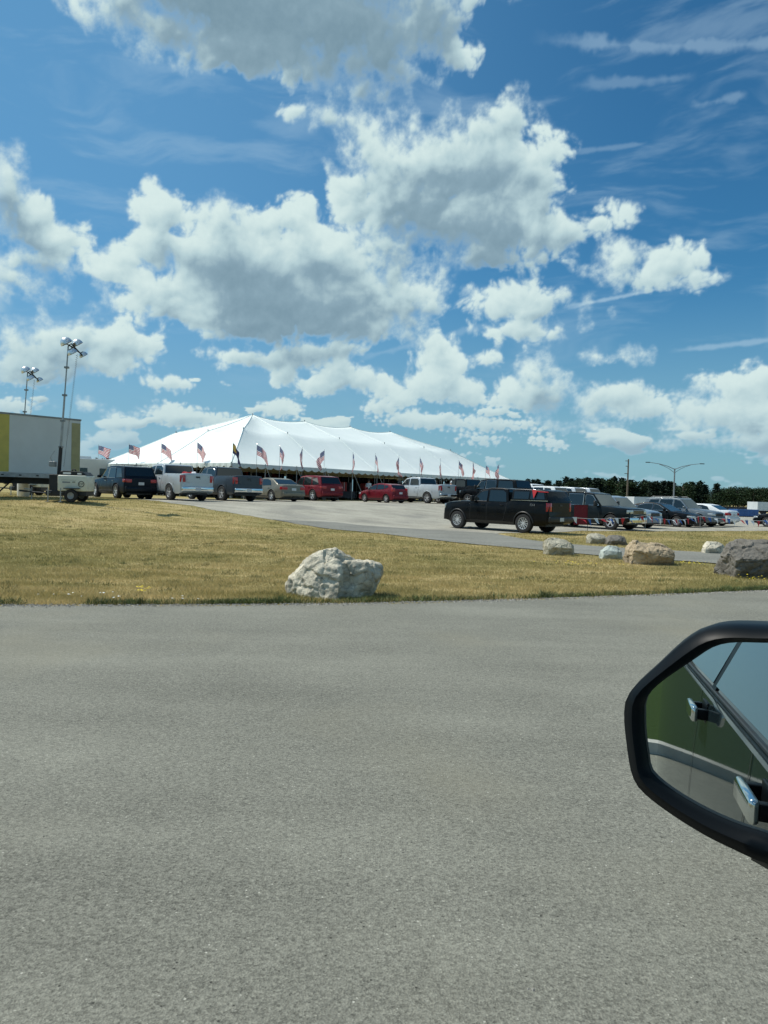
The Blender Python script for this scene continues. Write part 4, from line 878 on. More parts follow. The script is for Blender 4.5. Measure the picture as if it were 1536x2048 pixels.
def flag(px, py, side, droop, comp, seed, label, m_=None, size=1.0, twist=0.):
    """pole foot on a line just outside the eave; side +1/-1 = cloth streams right/left, droop radians below level, comp = visible width share"""
    d = ray(px, py); c, s = math.cos(TH), math.sin(TH)
    # intersect with the vertical plane 0.35 m outside the eave (front side or left end)
    best = None
    for nn, off in ((Vector((s, -c, 0)), .35), (Vector((-c, -s, 0)), .35)):
        den = d.dot(nn); t = (TA.dot(nn)+off)/den; p = d*t; p.z += EYE
        u = (p.x-TA.x)*c+(p.y-TA.y)*s; v = -(p.x-TA.x)*s+(p.y-TA.y)*c
        if (nn.x > 0 and -.8 <= u <= TL+1) or (nn.x < 0 and -.8 <= v <= TW+2): best = (p, u, v); break
    p, u, v = best; zt = p.z; base = gz(p.x, p.y)
    root = thing('flagpole', (p.x, p.y, base), None, label, 'flag', 'flags along the tent edge')
    MB().tube([(0, 0, 0), (0, 0, zt-base+.05)], [.016, .011], 6).build('pole', M['steel'], root)
    MB().lathe([(0, -.04), (.035, 0), (0, .04)], (0, 0, zt-base+.07), 'z', 8).build('finial', M['chrome'], root)
    W_, H_ = 1.18*size, .70*size; nu, nv_ = 30, 16; vs = []; rs = random.Random(seed); ph = rs.uniform(0, 6)
    hdir = Vector((side*comp, math.sqrt(max(0, 1-comp*comp))*rs.choice([-1, 1]), 0))
    for i in range(nu+1):
        q = i/nu
        for j in range(nv_+1):
            r_ = j/nv_; dr = min(1.5, droop*1.25)*(.5+.5*q)+.15*(1-r_)*q
            along = W_*q*(1-.12*q); z = H_*r_-along*math.sin(dr)*(1.)
            h_ = hdir*along*math.cos(dr)
            wv = .11*q*math.sin(q*9+ph+r_*1.7)+.05*math.sin(q*17+ph*2-r_*3)*q
            nrm = Vector((-hdir.y, hdir.x, 0)); pos = h_+nrm*wv+Vector((wv*.4+twist*q*(r_-.5), 0, z+.05*q*math.sin(q*7+ph)))
            vs.append((pos.x, pos.y, pos.z))
    fs = [(i*(nv_+1)+j, (i+1)*(nv_+1)+j, (i+1)*(nv_+1)+j+1, i*(nv_+1)+j+1) for i in range(nu) for j in range(nv_)]
    o = MB().add(vs, fs).build('flag_cloth', m_ or FM, root, smooth=True, recalc=False, ang=180)
    uvl = o.data.uv_layers.new(name='UVMap')
    for l in o.data.loops: i, j = divmod(l.vertex_index, nv_+1); uvl.data[l.index].uv = (i/nu, j/nv_)
    o.location = (0, 0, zt-base-H_)
    return root
FL = [(197, 891, 1, .25, .75, 'striped flag furthest left, flying above the camper trailers', None), (258, 889, 1, .22, .95, 'wide spread striped flag above the dark navy SUV', None),
 (323, 887, 1, .45, .75, 'striped flag above the cab of the silver pickup', None), (395, 885, 1, .75, .70, 'striped flag above the slate blue pickup cab', None),
 (466, 886, 1, .85, .95, 'purple flag with gold emblem at the near corner of the tent', pm2), (514, 890, 1, .55, .95, 'striped flag streaming right, next after the purple flag', None),
 (560, 893, 1, 1.0, .6, 'striped flag above the beige sedan', None), (605, 896, -1, 1.15, .5, 'limp striped flag above the front of the dark red SUV', None),
 (649, 901, -1, .85, .8, 'striped flag blown to the left above the tail of the dark red SUV', None), (706, 906, 1, 1.2, .35, 'drooping striped flag left of the red hatchback', None),
 (751, 909, 1, .75, .42, 'small looking striped flag above the red hatchback windscreen', None), (798, 913, -1, 1.25, .35, 'limp striped flag above the white pickup cab', None),
 (840, 916, 1, .95, .6, 'striped flag above the tail of the white pickup', None), (881, 919, 1, 1.35, .2, 'narrow furled looking striped flag right of the white pickup', None),
 (918, 922, 1, .75, .7, 'striped flag above the black pickup bonnet, fifth from the right', None), (946, 925, 1, 1.2, .3, 'narrow striped flag, fourth from the right end of the tent', None),
 (972, 931, 1, .35, .6, 'level flying striped flag, second from the right end of the tent', None), (998, 929, -1, .9, .5, 'last striped flag at the right end of the tent', None)]
for i, (px, py, sd_, dr, cp, lb, mm) in enumerate(FL): flag(px, py, sd_, dr, cp, 100+i, lb, mm, twist=(-.2 if i % 3 else .15))
# ------------------------------------------------------------------ people in the tent doorway
def person(x, y, azd, shirt, trousers, cap, pose, label):
    z0 = gz(x, y)+.012; root = thing('person', (x, y, z0), azd, label, 'person', 'people by the tent')
    J = {'pel': (0, 0, .93, .13), 'ch': (.0+pose*.10, 0, 1.28, .155), 'nk': (pose*.16, 0, 1.47, .06), 'hd': (pose*.20+.02, 0, 1.63, .095), 'ht': (pose*.21+.01, 0, 1.72, .08),
         'lh': (0, .10, .88, .10), 'lk': (.06, .11, .50, .07), 'la': (-.02, .11, .09, .045), 'lf': (.14, .12, .035, .035), 'rh': (0, -.10, .88, .10), 'rk': (.0, -.11, .49, .07), 'ra': (-.06, -.11, .09, .045), 'rf': (.10, -.12, .035, .035),
         'ls': (pose*.12, .19, 1.40, .065), 'le': (pose*.12-.03, .26, 1.12, .045), 'lw': (.14, .25, .92, .032), 'lx': (.20, .24, .85, .03), 'rs': (pose*.12, -.19, 1.40, .065), 're': (pose*.12-.02, -.26, 1.12, .045), 'rw': (.18, -.22, .98, .032), 'rx': (.25, -.20, .94, .03)}
    E_ = [('pel', 'ch'), ('ch', 'nk'), ('nk', 'hd'), ('hd', 'ht'), ('pel', 'lh'), ('lh', 'lk'), ('lk', 'la'), ('la', 'lf'), ('pel', 'rh'), ('rh', 'rk'), ('rk', 'ra'), ('ra', 'rf'), ('ch', 'ls'), ('ls', 'le'), ('le', 'lw'), ('lw', 'lx'), ('ch', 'rs'), ('rs', 're'), ('re', 'rw'), ('rw', 'rx')]
    ks = list(J); me = bpy.data.meshes.new('body'); me.from_pydata([J[k_][:3] for k_ in ks], [(ks.index(a), ks.index(b_)) for a, b_ in E_], [])
    o = link(bpy.data.objects.new('body', me), root); sk = o.modifiers.new('s', 'SKIN'); ss = o.modifiers.new('u', 'SUBSURF'); ss.levels = 2
    for i, k_ in enumerate(ks): o.data.skin_vertices[0].data[i].radius = (J[k_][3], J[k_][3]*(1.15 if k_ in ('pel', 'ch') else 1))
    o.data.skin_vertices[0].data[0].use_root = True
    dg = bpy.context.evaluated_depsgraph_get(); m2_ = bpy.data.meshes.new_from_object(o.evaluated_get(dg)); o.modifiers.clear(); o.data = m2_; m2_.name = 'body'
    m2_.materials.clear(); [m2_.materials.append(q) for q in (M['skin'], shirt, trousers, M['dark alloy'])]
    for p in m2_.polygons:
        c = p.center; p.use_smooth = True; arm = abs(c.y) > .215
        p.material_index = 3 if c.z < .09 else 2 if c.z < .98 and not arm else (1 if c.z < 1.46 and (not arm or c.z > 1.2) else 0)
    h = MB().lathe([(.0, .13), (.06, .115), (.095, .06), (.106, .0), (.10, -.06)], (pose*.20+.005, 0, 1.655), 'z', 12)
    if cap: h.box(pose*.2+.07, pose*.2+.19, -.07, .07, 1.66, 1.675)
    h.build('cap' if cap else 'hair', M['cloth white'] if cap else M['hair'], root, smooth=True)
    return root
person(5.0, 57.3, 40, M['cloth white'], M['cloth dark'], True, 1.5, 'person in white shirt and cap bending behind the tail of the white pickup')
for i, (px, dist_, sh, lb) in enumerate([(935, 61, 'cloth dark', 'person in dark shirt standing under the tent edge right of the white capped person'), (960, 66, 'cloth white', 'person in white shirt standing under the tent behind the tall black SUV'),
   (872, 60, 'cloth blue', 'person in blue shirt under the tent above the bed of the white pickup'), (735, 62, 'cloth white', 'person in white shirt between tables above the nose of the red hatchback'), (575, 60, 'cloth white', 'person in white shirt under the tent above the beige sedan')]):
    person((px-768)/FPX*dist_, dist_, 30*i-60, M[sh], M['cloth dark'], False, .3, lb)
# ------------------------------------------------------------------ semi trailer at left
tdir = Vector((.654, .756, 0)); P1 = Vector((-15.2, 36.9, 0))
tr_ = thing('box_trailer', (P1.x, P1.y, .72), None, 'long white box trailer with yellow bands at the left edge behind the light tower', 'trailer'); tr_.rotation_euler = (0, 0, math.atan2(tdir.y, tdir.x))
TLn = 14.6; z0, z1 = 1.12, 4.02
MB().box(-TLn, 0, 0, 2.55, z0+.20, z1).build('box_body', M['white panel'], tr_, bevel=.02)
MB().box(-4.55, -3.42, -.008, .0, z0+.24, z1-.02).build('yellow_band', M['yellow stripe'], tr_)
MB().box(-.46, -.02, -.008, .0, z0+.24, z1-.14).build('corner_band', M['olive stripe'], tr_)
MB().box(-TLn, .02, -.03, 2.58, z0, z0+.20).build('bottom_rail', M['steel'], tr_)
MB().box(-TLn, .02, -.025, .04, z1-.01, z1+.07).build('top_rail', M['grey metal'], tr_)
mb = MB()
for k in range(18): mb.box(-.45-k*.8-.12, -.45-k*.8, -.036, -.03, z0+.07, z0+.13)
mb.build('side_markers', M['dark alloy'], tr_)
for s in (.5, 2.0):
    MB().box(-3.9, -3.72, s-.08, s+.08, .02, z0).box(-4.0, -3.6, s-.16, s+.16, 0, .04).build('landing_leg', M['dark steel'], tr_); MB().tube([(-3.8, s, .25), (-2.9, s, z0)], .035, 6).build('brace', M['dark steel'], tr_)
MB().box(-TLn+.3, -.3, .7, 1.85, z0-.3, z0).build('chassis', M['dark steel'], tr_)
for xx in (-12.6, -11.3):
    for s in (.15, 2.4):
        t = MB().lathe([(.3, -.14), (.5, -.13), (.52, -.08), (.52, .08), (.5, .13), (.3, .14), (.3, -.14)], (0, 0, 0), 'y', 26).build('wheel', M['rubber'], tr_, smooth=True); t.location = (xx, s, .52)
        MB().lathe([(0, -.05), (.29, -.08), (.30, .08), (0, .05)], (0, 0, 0), 'y', 18).build('rim', M['alloy'], t)
# ------------------------------------------------------------------ mobile light towers
def light_tower(x, y, rot, label):
    root = thing('light_tower', (x, y, gz(x, y)), None, label, 'light tower', 'mobile light towers'); root.rotation_euler = (0, 0, rot)
    MB().box(-.22, 1.02, -.55, .55, .48, 1.18).build('engine_housing', M['cream panel'], root, smooth=True, bevel=.05)
    MB().prism([(-.2, -.48, 1.185), (1.0, -.48, 1.185), (.85, -.48, 1.34), (.0, -.48, 1.38), (-.12, -.48, 1.34)], (0, .96, 0)).build('housing_lid', M['dark steel'], root, bevel=.02)
    MB().box(.0, .34, -.488, -.482, 1.22, 1.31).build('lid_label', M['cloth white'], root); MB().box(.62, .80, -.488, -.482, 1.22, 1.29).build('lid_label', M['cloth white'], root)
    MB().tube([(.2, 0, 1.36), (.24, 0, 1.44), (.34, 0, 1.44), (.38, 0, 1.36)], .03, 6).build('lifting_eye', M['dark steel'], root)
    MB().lathe([(.105, -.006), (.135, -.006), (.135, .0), (.105, .0), (.105, -.006)], (.82, -.553, .80), 'y', 28).build('round_emblem', M['dark steel'], root)
    for txt, sz, xx, zz in (('CP', .13, .735, .755), ('6000', .07, .42, .86)):
        to = text_mesh('marking', txt, sz, M['dark steel'], root); to.rotation_euler = (R(90), 0, 0); to.location = (xx, -.556, zz)
    MB().box(-.05, .60, -.556, -.551, .96, .972).box(.0, .34, -.556, -.551, .84, .90).build('panel_lines', M['grey metal'], root)
    MB().box(-.75, 1.0, -.5, .5, .28, .50).box(-.62, -.22, -.45, .45, .25, 1.2).build('chassis', M['dark steel'], root, bevel=.02)
    for s in (-1, 1):
        wh = MB().lathe([(.16, -.09), (.27, -.085), (.285, -.05), (.285, .05), (.27, .085), (.16, .09), (.16, -.09)], (0, 0, 0), 'y', 24).build('wheel', M['rubber'], root, smooth=True); wh.location = (.42, s*.64, .285)
        MB().lathe([(0, -.05), (.15, -.07), (.16, .07), (0, .05)], (0, 0, 0), 'y', 16).build('rim', M['grey metal'], wh)
        MB().box(.12, .78, s*.54, s*.76, .585, .62).build('mudguard', M['dark steel'], root)
        for xx in (-.52, .02): MB().tube([(xx if xx > 0 else xx, s*.78, .0), (xx, s*.78, .62)], .028, 6).tube([(xx, s*.45, .40), (xx, s*.78, .40)], .03, 6).box(xx-.08, xx+.08, s*.78-.08, s*.78+.08, 0, .02).build('outrigger', M['steel'], root)
    MB().tube([(-.7, .3, .36), (-1.75, 0, .42)], .035, 6).tube([(-.7, -.3, .36), (-1.75, 0, .42)], .035, 6).tube([(-1.75, 0, .42), (-2.1, 0, .45)], .045, 6).build('drawbar', M['dark steel'], root)
    MB().tube([(-1.55, 0, 0), (-1.55, 0, .62)], .03, 6).tube([(-1.55, 0, .5), (-1.9, 0, .55)], .02, 6).build('jack', M['steel'], root)
    lean = .056
    def mp(z_): return (-.42+lean*(z_-.4), 0, z_)
    for za, zb_, rr in ((.3, 2.45, .085), (2.3, 3.6, .058), (3.5, 4.75, .045), (4.65, 6.9, .032)):
        MB().tube([mp(za), mp(zb_)], rr, 8).build('mast_section', M['dark steel'] if za < 1 else M['steel'], root)
    for z_ in (2.42, 3.58, 4.72, 5.95): MB().box(mp(z_)[0]-.09, mp(z_)[0]+.09, -.07, .07, z_-.03, z_+.05).build('mast_collar', M['grey metal'], root)
    MB().box(-.78, -.5, -.12, .12, 1.55, 1.78).build('winch', M['grey metal'], root, bevel=.03); MB().tube([(-.65, 0, 1.66), (-.72, -.1, 1.95), (-.58, 0, 2.25)], .014, 5).build('winch_handle', M['steel'], root)
    pts_ = []                                                    # coiled power cable
    for q in range(560):
        t = q/559; z_ = 6.55-t*5.0; cx = -.42+.058*(z_-.4)+.28*(1-t*.75)+.12; a_ = q*.62; rad = .035 if t < .72 else .01
        pts_.append((cx+rad*math.cos(a_), rad*math.sin(a_), z_))
    MB().tube(pts_, .006, 4).build('coiled_cable', M['dark steel'], root)
    top = Vector(mp(6.9))
    MB().tube([top, top+Vector((.12, 0, .12)), top+Vector((.62, 0, -.38))], .03, 6).tube([top+Vector((-.1, -.2, .1)), top+Vector((-.1, .2, .1))], .025, 6).tube([top+Vector((.25, -.28, -.1)), top+Vector((.25, .28, -.1))], .025, 6).tube([top+Vector((.05, -.1, .05)), top+Vector((.55, -.15, -.28))], .035, 6).build('lamp_bracket', M['dark steel'], root)
    for cx, cz, cy_, sz in ((-.02, .14, -.22, .27), (.30, .17, .22, .25), (.26, -.30, -.22, .22), (.58, -.33, .22, .20)):
        c = top+Vector((cx, cy_, cz)); d = Vector((.45, .25, -.80)).normalized()
        prof = [(.0, -.52), (.42, -.48), (.76, -.30), (.95, -.02), (1.0, .20), (.93, .19)]
        lm = MB().lathe([(r_*sz, a_*sz*1.5) for r_, a_ in prof], (0, 0, 0), 'z', 20)  .build('floodlight', M['lamp metal'], root, smooth=True)
        lm.location = c; lm.rotation_euler = d.to_track_quat('Z', 'Y').to_euler()
        MB().lathe([(0, .19*sz*1.5), (.93*sz, .19*sz*1.5)], (0, 0, 0), 'z', 20).build('lens', M['dark alloy'], lm)
    return root
light_tower(-14.15, 33.0, R(2), 'mobile light tower with cream engine housing standing in front of the box trailer')
light_tower(-20.3, 42.0, R(2), 'second mobile light tower whose lamps show above the box trailer')
# ------------------------------------------------------------------ campers, boxes and clutter far off
def camper(x, y, azd, L_, H_, label, mcol):
    root = thing('camper_trailer', (x, y, gz(x, y)), azd, label, 'camper', 'camper trailers'); w_ = 1.2
    MB().prism([(-L_/2, -w_, .55), (L_/2-.3, -w_, .55), (L_/2, -w_, 1.2), (L_/2-.2, -w_, H_-.2), (L_/2-.6, -w_, H_), (-L_/2+.2, -w_, H_), (-L_/2, -w_, H_-.3)], (0, 2*w_, 0)).build('shell', mcol, root, bevel=.05)
    for s in (-1, 1):
        for xx in np.arange(-L_/2+.8, L_/2-1, 1.7): MB().box(xx, xx+.75, s*w_, s*(w_+.02), H_*.50, H_*.50+.65).build('window', M['glass'], root)
        wh = MB().lathe([(0, -.1), (.3, -.1), (.34, -.05), (.34, .05), (.3, .1), (0, .1)], (0, 0, 0), 'y', 16).build('wheel', M['rubber'], root); wh.location = (-.3, s*(w_-.1), .34)
    MB().box(-.5, .4, -.4, .4, H_, H_+.22).build('roof_unit', M['white panel'], root)
    MB().box(-L_/2-.02, -L_/2, -.5, .5, 1.6, 2.2).build('window', M['glass'], root)
    MB().box(L_/2-1.0, L_/2-.98, -.01, .01, .3, .5).build('hitch', M['dark steel'], root)
M['camper grey'] = mat('weathered camper siding', (.34, .36, .37), .6, vary=.1, vscale=1.)
camper(-25.3, 62.5, 60, 6.5, 2.85, 'white camper trailer seen between the box trailer and the tent, leftmost', M['white panel'])
camper(-24.7, 68.5, 75, 7.0, 3.05, 'weathered grey camper trailer beside the left tip of the tent', M['camper grey'])
camper(36.5, 195, 80, 9, 3.3, 'distant grey camper trailer right of the tent, in front of the tree line', M['camper grey'])
camper(33.0, 160, 120, 6, 3.0, 'distant camper trailer just right of the tent end', M['camper grey'])
def container(name, x, y, azd, L_, W_, z0_, z1_, m_, label, cat):
    root = thing(name, (x, y, gz(x, y)), azd, label, cat)
    bx = MB().box(-L_/2, L_/2, -W_/2, W_/2, z0_, z1_)
    for q in np.arange(-L_/2+.3, L_/2, .6): bx.box(q, q+.05, -W_/2-.02, W_/2+.02, z0_+.05, z1_-.05)
    bx.build('box_body', m_, root)
    MB().box(-L_/2, L_/2, -W_/2+.4, W_/2-.4, z0_-.2 if z0_ > .3 else 0.02, z0_-.002).build('chassis', M['dark steel'], root)
    if z0_ > .3:
        for xx in (-L_/2+1, -L_/2+2.2, L_/2-1.2):
            for s in (-1, 1): wh = MB().lathe([(0, -.1), (.42, -.1), (.48, -.05), (.48, .05), (.42, .1), (0, .1)], (0, 0, 0), 'y', 16).build('wheel', M['rubber'], root); wh.location = (xx, s*(W_/2-.2), .48)
    return root
container('white_trailer', 21.2, 57.5, 88, 4.4, 2.0, .35, 1.80, M['white panel'], 'white box trailer behind the black sedan, below the utility pole', 'trailer')
container('white_trailer', 56, 104, 85, 9, 2.5, .55, 1.75, M['white panel'], 'white trailer at the far right under the trees', 'trailer')
container('blue_dumpster', 40.3, 83, 80, 2.6, 1.6, .08, .85, M['blue bin'], 'low blue dumpster beyond the white sedan at right', 'dumpster')
container('dark_flatbed', 52, 112, 85, 8, 2.4, .5, .9, M['dark steel'], 'dark flatbed trailer between the white sedan and the far white trailer', 'trailer')
mb = MB().lathe([(0, 0), (.26, 0), (.29, .1), (.29, .75), (.2, .86), (0, .88)], (0, 0, 0), 'z', 20); o = mb.build('white_barrel', M['cloth white'], smooth=True); o.location = (-18.4, 37.7, gz(-18.4, 37.7)); tag(o, 'white plastic barrel on the grass under the box trailer', 'barrel')
# ------------------------------------------------------------------ utility pole and lamp post
x, y = (1253-768)/FPX*120, 120.
up = thing('utility_pole', (x, y, gz(x, y)), None, 'tall wooden utility pole rising above the far tree line', 'utility pole')
MB().tube([(0, 0, 0), (0, 0, 8.1)], [.17, .11], 8).build('pole', M['wood'], up)
for z_, w_ in ((7.75, .35), (6.9, .3), (5.7, .4)): MB().box(-w_*1.4, w_*.3, -.06, .06, z_, z_+.1).build('crossarm', M['wood'], up)
x, y = (1346-768)/FPX*95, 95.
lp = thing('street_lamp', (x, y, gz(x, y)), None, 'double armed street lamp behind the grey minivan', 'street lamp')
hp = 5.7
MB().tube([(0, 0, 0), (0, 0, hp)], [.11, .08], 10).build('pole', M['grey metal'], lp)
for s in (-1, 1):
    MB().tube([(0, 0, hp-.1), (s*.9, 0, hp+.28), (s*2.0, 0, hp+.55), (s*3.3, 0, hp+.72)], [.05, .045, .04, .035], 6).build('arm', M['grey metal'], lp)
    MB().tube([(0, 0, hp-.55), (s*.7, 0, hp-.05), (s*1.3, 0, hp+.25), (s*2.0, 0, hp+.5)], .03, 6).build('brace', M['grey metal'], lp)
    MB().box(s*3.2, s*3.75, -.13, .13, hp+.66, hp+.76).build('lamp_head', M['dark steel'], lp, bevel=.03)
# ------------------------------------------------------------------ pennant rope
posts = [G(1082, 1064), G(1290, 1062), G(1400, 1058), (27.5, 46.8)]; tops = [.86, .80, .74, .75]
pr_ = thing('pennant_rope', (posts[0][0], posts[0][1], 0), None, 'rope of red, white and blue pennants on thin stakes before the vehicles', 'pennant string')
O0 = Vector((posts[0][0], posts[0][1], 0)); P_all = [Vector((p[0], p[1], 0))-O0 for p in posts]
for p, t in zip(P_all, tops): MB().tube([(p.x, p.y, -.05), (p.x, p.y, t+.05)], .012, 6).build('stake', M['steel'], pr_)
for k in range(3):
    a, b_ = P_all[k]+Vector((0, 0, tops[k])), P_all[k+1]+Vector((0, 0, tops[k+1])); L_ = (b_-a).length
    line = [a+(b_-a)*t-Vector((0, 0, .22*4*t*(1-t))) for t in np.linspace(0, 1, 40)]
    MB().tube(line, .010, 5).build('rope', M['cloth white'], pr_)
    nn = int(L_/.48)
    for q in range(nn):
        t = (q+.4)/nn; p = a+(b_-a)*t-Vector((0, 0, .22*4*t*(1-t))); d = (b_-a).normalized(); wnd = Vector((.6, -.3, 0))*random.uniform(.0, 1.1)
        w_ = .14; tip = p+wnd*.38+Vector((0, 0, -.38+.24*wnd.length)); vs = []
        for i in range(7):
            f = i/6; c = p.lerp(tip, f)+Vector((0, .03*math.sin(f*5+q), .03*math.sin(f*6+q*2))); hw_ = w_*(1-f)+.004
            vs += [c-d*hw_, c+d*hw_]
        MB().add(vs, [(i*2, i*2+1, i*2+3, i*2+2) for i in range(6)]).build('pennant', M[('cloth blue', 'cloth white', 'cloth red')[(q+k) % 3]], pr_, smooth=True, recalc=False)
# red band and pennant on the shell of the black pickup
rp = thing('red_pennant', (6.25, 32.1, 0), None, 'red band with a hanging pennant tied across the camper shell of the black pickup', 'pennant')
a_ = R(-44.9); fwd = Vector((math.sin(a_), math.cos(a_), 0)); lf = Vector((-fwd.y, fwd.x, 0)); ctr = Vector((5.54, 33.98, 0))
A = ctr-fwd*2.05+lf*.865+Vector((0, 0, 1.88)); B = ctr-fwd*2.84+lf*.85+Vector((0, 0, 1.80)); o3 = Vector((6.25, 32.1, 0))
MB().tube([A-o3, (A+B)/2-o3-Vector((0, 0, .03)), B-o3], .022, 6).build('band', M['cloth red'], rp)
q = A+(B-A)*.16; ax = (B-A).normalized()
MB().prism([q-o3-ax*.11+lf*.03, q-o3+ax*.13+lf*.03, q-o3+Vector((0, 0, -.34))+lf*.12+ax*.02], lf*.012).build('pennant', M['cloth red'], rp)
x, y = 9.55, 35.9
fp = thing('red_banner', (x, y, gz(x, y)), None, 'dark red rectangular cloth hanging on a stake beside the long black SUV', 'banner')
M['deep red'] = mat('deep red cloth', (.15, .012, .022), .8, vary=.1)
vs = []
for i in range(9):
    for j in range(9): vs.append((-.33+.66*i/8, .02*math.sin(i*1.1), 1.26-.96*j/8))
MB().add(vs, [(i*9+j, (i+1)*9+j, (i+1)*9+j+1, i*9+j+1) for i in range(8) for j in range(8)]).build('cloth', M['deep red'], fp, smooth=True, recalc=False)
MB().tube([(.34, 0, 0), (.34, 0, 1.30)], .012, 6).build('stake', M['dark steel'], fp); MB().tube([(-.34, 0, 1.27), (.34, 0, 1.27)], .01, 5).build('rail', M['dark steel'], fp)
# ------------------------------------------------------------------ trees of the far line
def tree_proto(kind, seed):
    rs = np.random.default_rng(seed); H_ = 11.; vs = []; fs = []
    def leaf(c, s_):
        a = rs.normal(0, 1, 3); a /= np.linalg.norm(a); b_ = np.cross(a, rs.normal(0, 1, 3)); b_ /= np.linalg.norm(b_)
        o_ = len(vs); vs.extend([tuple(c+a*s_), tuple(c+b_*s_*.7), tuple(c-a*s_), tuple(c-b_*s_*.7)]); fs.append((o_, o_+1, o_+2, o_+3))
    if kind == 'pine':
        nb = 34
        for k in range(nb):
            z = H_*(.05+.93*(k/nb)**.9); rad = max(.3, 2.5*(1-(z/H_)**1.6))*rs.uniform(.6, 1.15)
            for q in range(4):
                a = rs.uniform(0, 6.28); rr = rad*rs.uniform(.35, 1.); cc = np.array([math.cos(a)*rr, math.sin(a)*rr, z+rs.uniform(-.2, .2)])
                for _ in range(9): leaf(cc+rs.normal(0, .33, 3)*np.array([1.2, 1.2, .6]), rs.uniform(.22, .42))
                for _ in range(4): leaf(cc*np.array([.5, .5, 1])+rs.normal(0, .25, 3), .42)
    else:
        cl = [(rs.normal(0, 1.7), rs.normal(0, 1.7), rs.uniform(1.6, 9.6), rs.uniform(.9, 1.9)) for _ in range(34)]
        for cx, cy_, cz, r_ in cl:
            for _ in range(55):
                d = rs.normal(0, 1, 3); d /= np.linalg.norm(d); leaf(np.array([cx, cy_, cz])+d*r_*rs.uniform(.55, 1.05), rs.uniform(.18, .36))
    root = thing('pine_tree' if kind == 'pine' else 'leafy_tree', (0, 0, -100), None, 'x', 'tree')
    MB().add(vs, fs).build('crown', M['pine'] if kind == 'pine' else M['leaves'], root, recalc=False)
    tb = MB().tube([(0, 0, -.2), (.1, 0, H_*.4), (-.05, .05, H_*.85)], [.22, .15, .04], 7)
    for q in range(7): a = q*2.3; z = H_*(.3+.08*q); tb.tube([(0, 0, z), (math.cos(a)*1.5, math.sin(a)*1.5, z+.7)], [.06, .02], 4)
    tb.build('trunk', M['wood'], root); return root
protos = {'pine': [tree_proto('pine', s) for s in (1, 2, 3, 4)], 'leafy': [tree_proto('leafy', s) for s in (5, 6, 7)]}
used = set()
def tree(kind, px, D_, top_py, label, group):
    i = random.randrange(len(protos[kind])); p = protos[kind][i]
    o = p if (kind, i) not in used else copy_tree(p); used.add((kind, i))
    x = (px-768)/FPX*D_; hor = 985+.0279*(px-768); H_ = EYE-gz(x, D_)+(hor-top_py)/FPX*D_
    s_ = H_/11.; o.location = (x, D_, gz(x, D_)); o.scale = (s_*random.uniform(1.3, 1.8), s_*random.uniform(1.3, 1.8), s_); o.rotation_euler = (0, 0, random.random()*6.28)
    tag(o, label, 'tree', group)
def skyl(px):   # height of the wood's edge along the photo
    return float(np.interp(px, [880, 1000, 1040, 1070, 1100, 1130, 1180, 1240, 1300, 1340, 1390, 1405, 1412], [962, 962, 961, 957, 962, 956, 957, 958, 960, 961, 964, 966, 985]))
px = 890.
while px < 1408:
    tree('pine' if random.random() < .75 else 'leafy', px, random.uniform(250, 275), skyl(px)+random.uniform(-4, 7), 'dark tree in the front of the long far tree line right of the tent', 'trees of the far tree line'); px += random.uniform(7, 11)
px = 885.
while px < 1408:
    tree('leafy' if random.random() < .5 else 'pine', px, random.uniform(285, 310), skyl(px)+random.uniform(2, 12), 'dark tree at the back of the long far tree line right of the tent', 'trees at the back of the far tree line'); px += random.uniform(9, 14)
tree('pine', 1431, 230, 967, 'tall pointed pine at the left end of the far right grove', None)
px = 1442.
while px < 1580: tree('leafy', px, random.uniform(215, 250), random.uniform(969, 977), 'leafy tree in the grove at the far right', 'trees of the far right grove'); px += random.uniform(7, 13)
px = 1425.
while px < 1580: tree('leafy', px, random.uniform(255, 280), random.uniform(974, 984), 'leafy tree at the back of the grove at the far right', 'trees at the back of the far right grove'); px += random.uniform(9, 13)
for px, tp in ((199, 914), (207, 912), (216, 914), (226, 915), (236, 918)): tree('leafy', px, 150+random.uniform(0, 10), tp, 'dark tree behind the grey camper at the left tip of the tent', 'trees behind the campers')
for px, tp in ((30, 953), (48, 955), (62, 954), (80, 957), (95, 955), (112, 957), (128, 956), (10, 954), (-10, 954)): tree('leafy', px, 170+random.uniform(0, 10), tp-2, 'low dark tree seen beneath the box trailer', 'trees seen beneath the box trailer')
for p in sum(protos.values(), []):
    if p.location.z < -50:
        for c in list(p.children): bpy.data.objects.remove(c)
        bpy.data.objects.remove(p)
# ------------------------------------------------------------------ the vehicle we sit in: side and door mirror
PH = R(55); h = Vector((math.sin(PH), math.cos(PH), 0)); ou = Vector((-h.y, h.x, 0)); Z = Vector((0, 0, 1))
Mc = ray(1455, 1500)*.77; C0 = Vector((0, 0, EYE))
side_o = Mc.dot(ou)-.20                       # outer face of the doors
H1 = h*-.30+ou*(side_o+.045)+Z*-.5            # front door handle, relative to the eye
d = ray(1465, 1590); nM = None; Q = Mc.copy()
for k in range(20): rr = (H1-Q).normalized(); nM = (rr-d).normalized(); Q = d*(Mc.dot(nM)/d.dot(nM))
ego = bpy.data.objects.new('own_vehicle', None); link(ego); ego.location = (0, 0, 0); tag(ego, 'vehicle the view is taken from, its black door mirror at lower right', 'car')
ego.matrix_world = Matrix(((h.x, ou.x, 0, 0), (h.y, ou.y, 0, 0), (0, 0, 1, 0), (0, 0, 0, 1)))
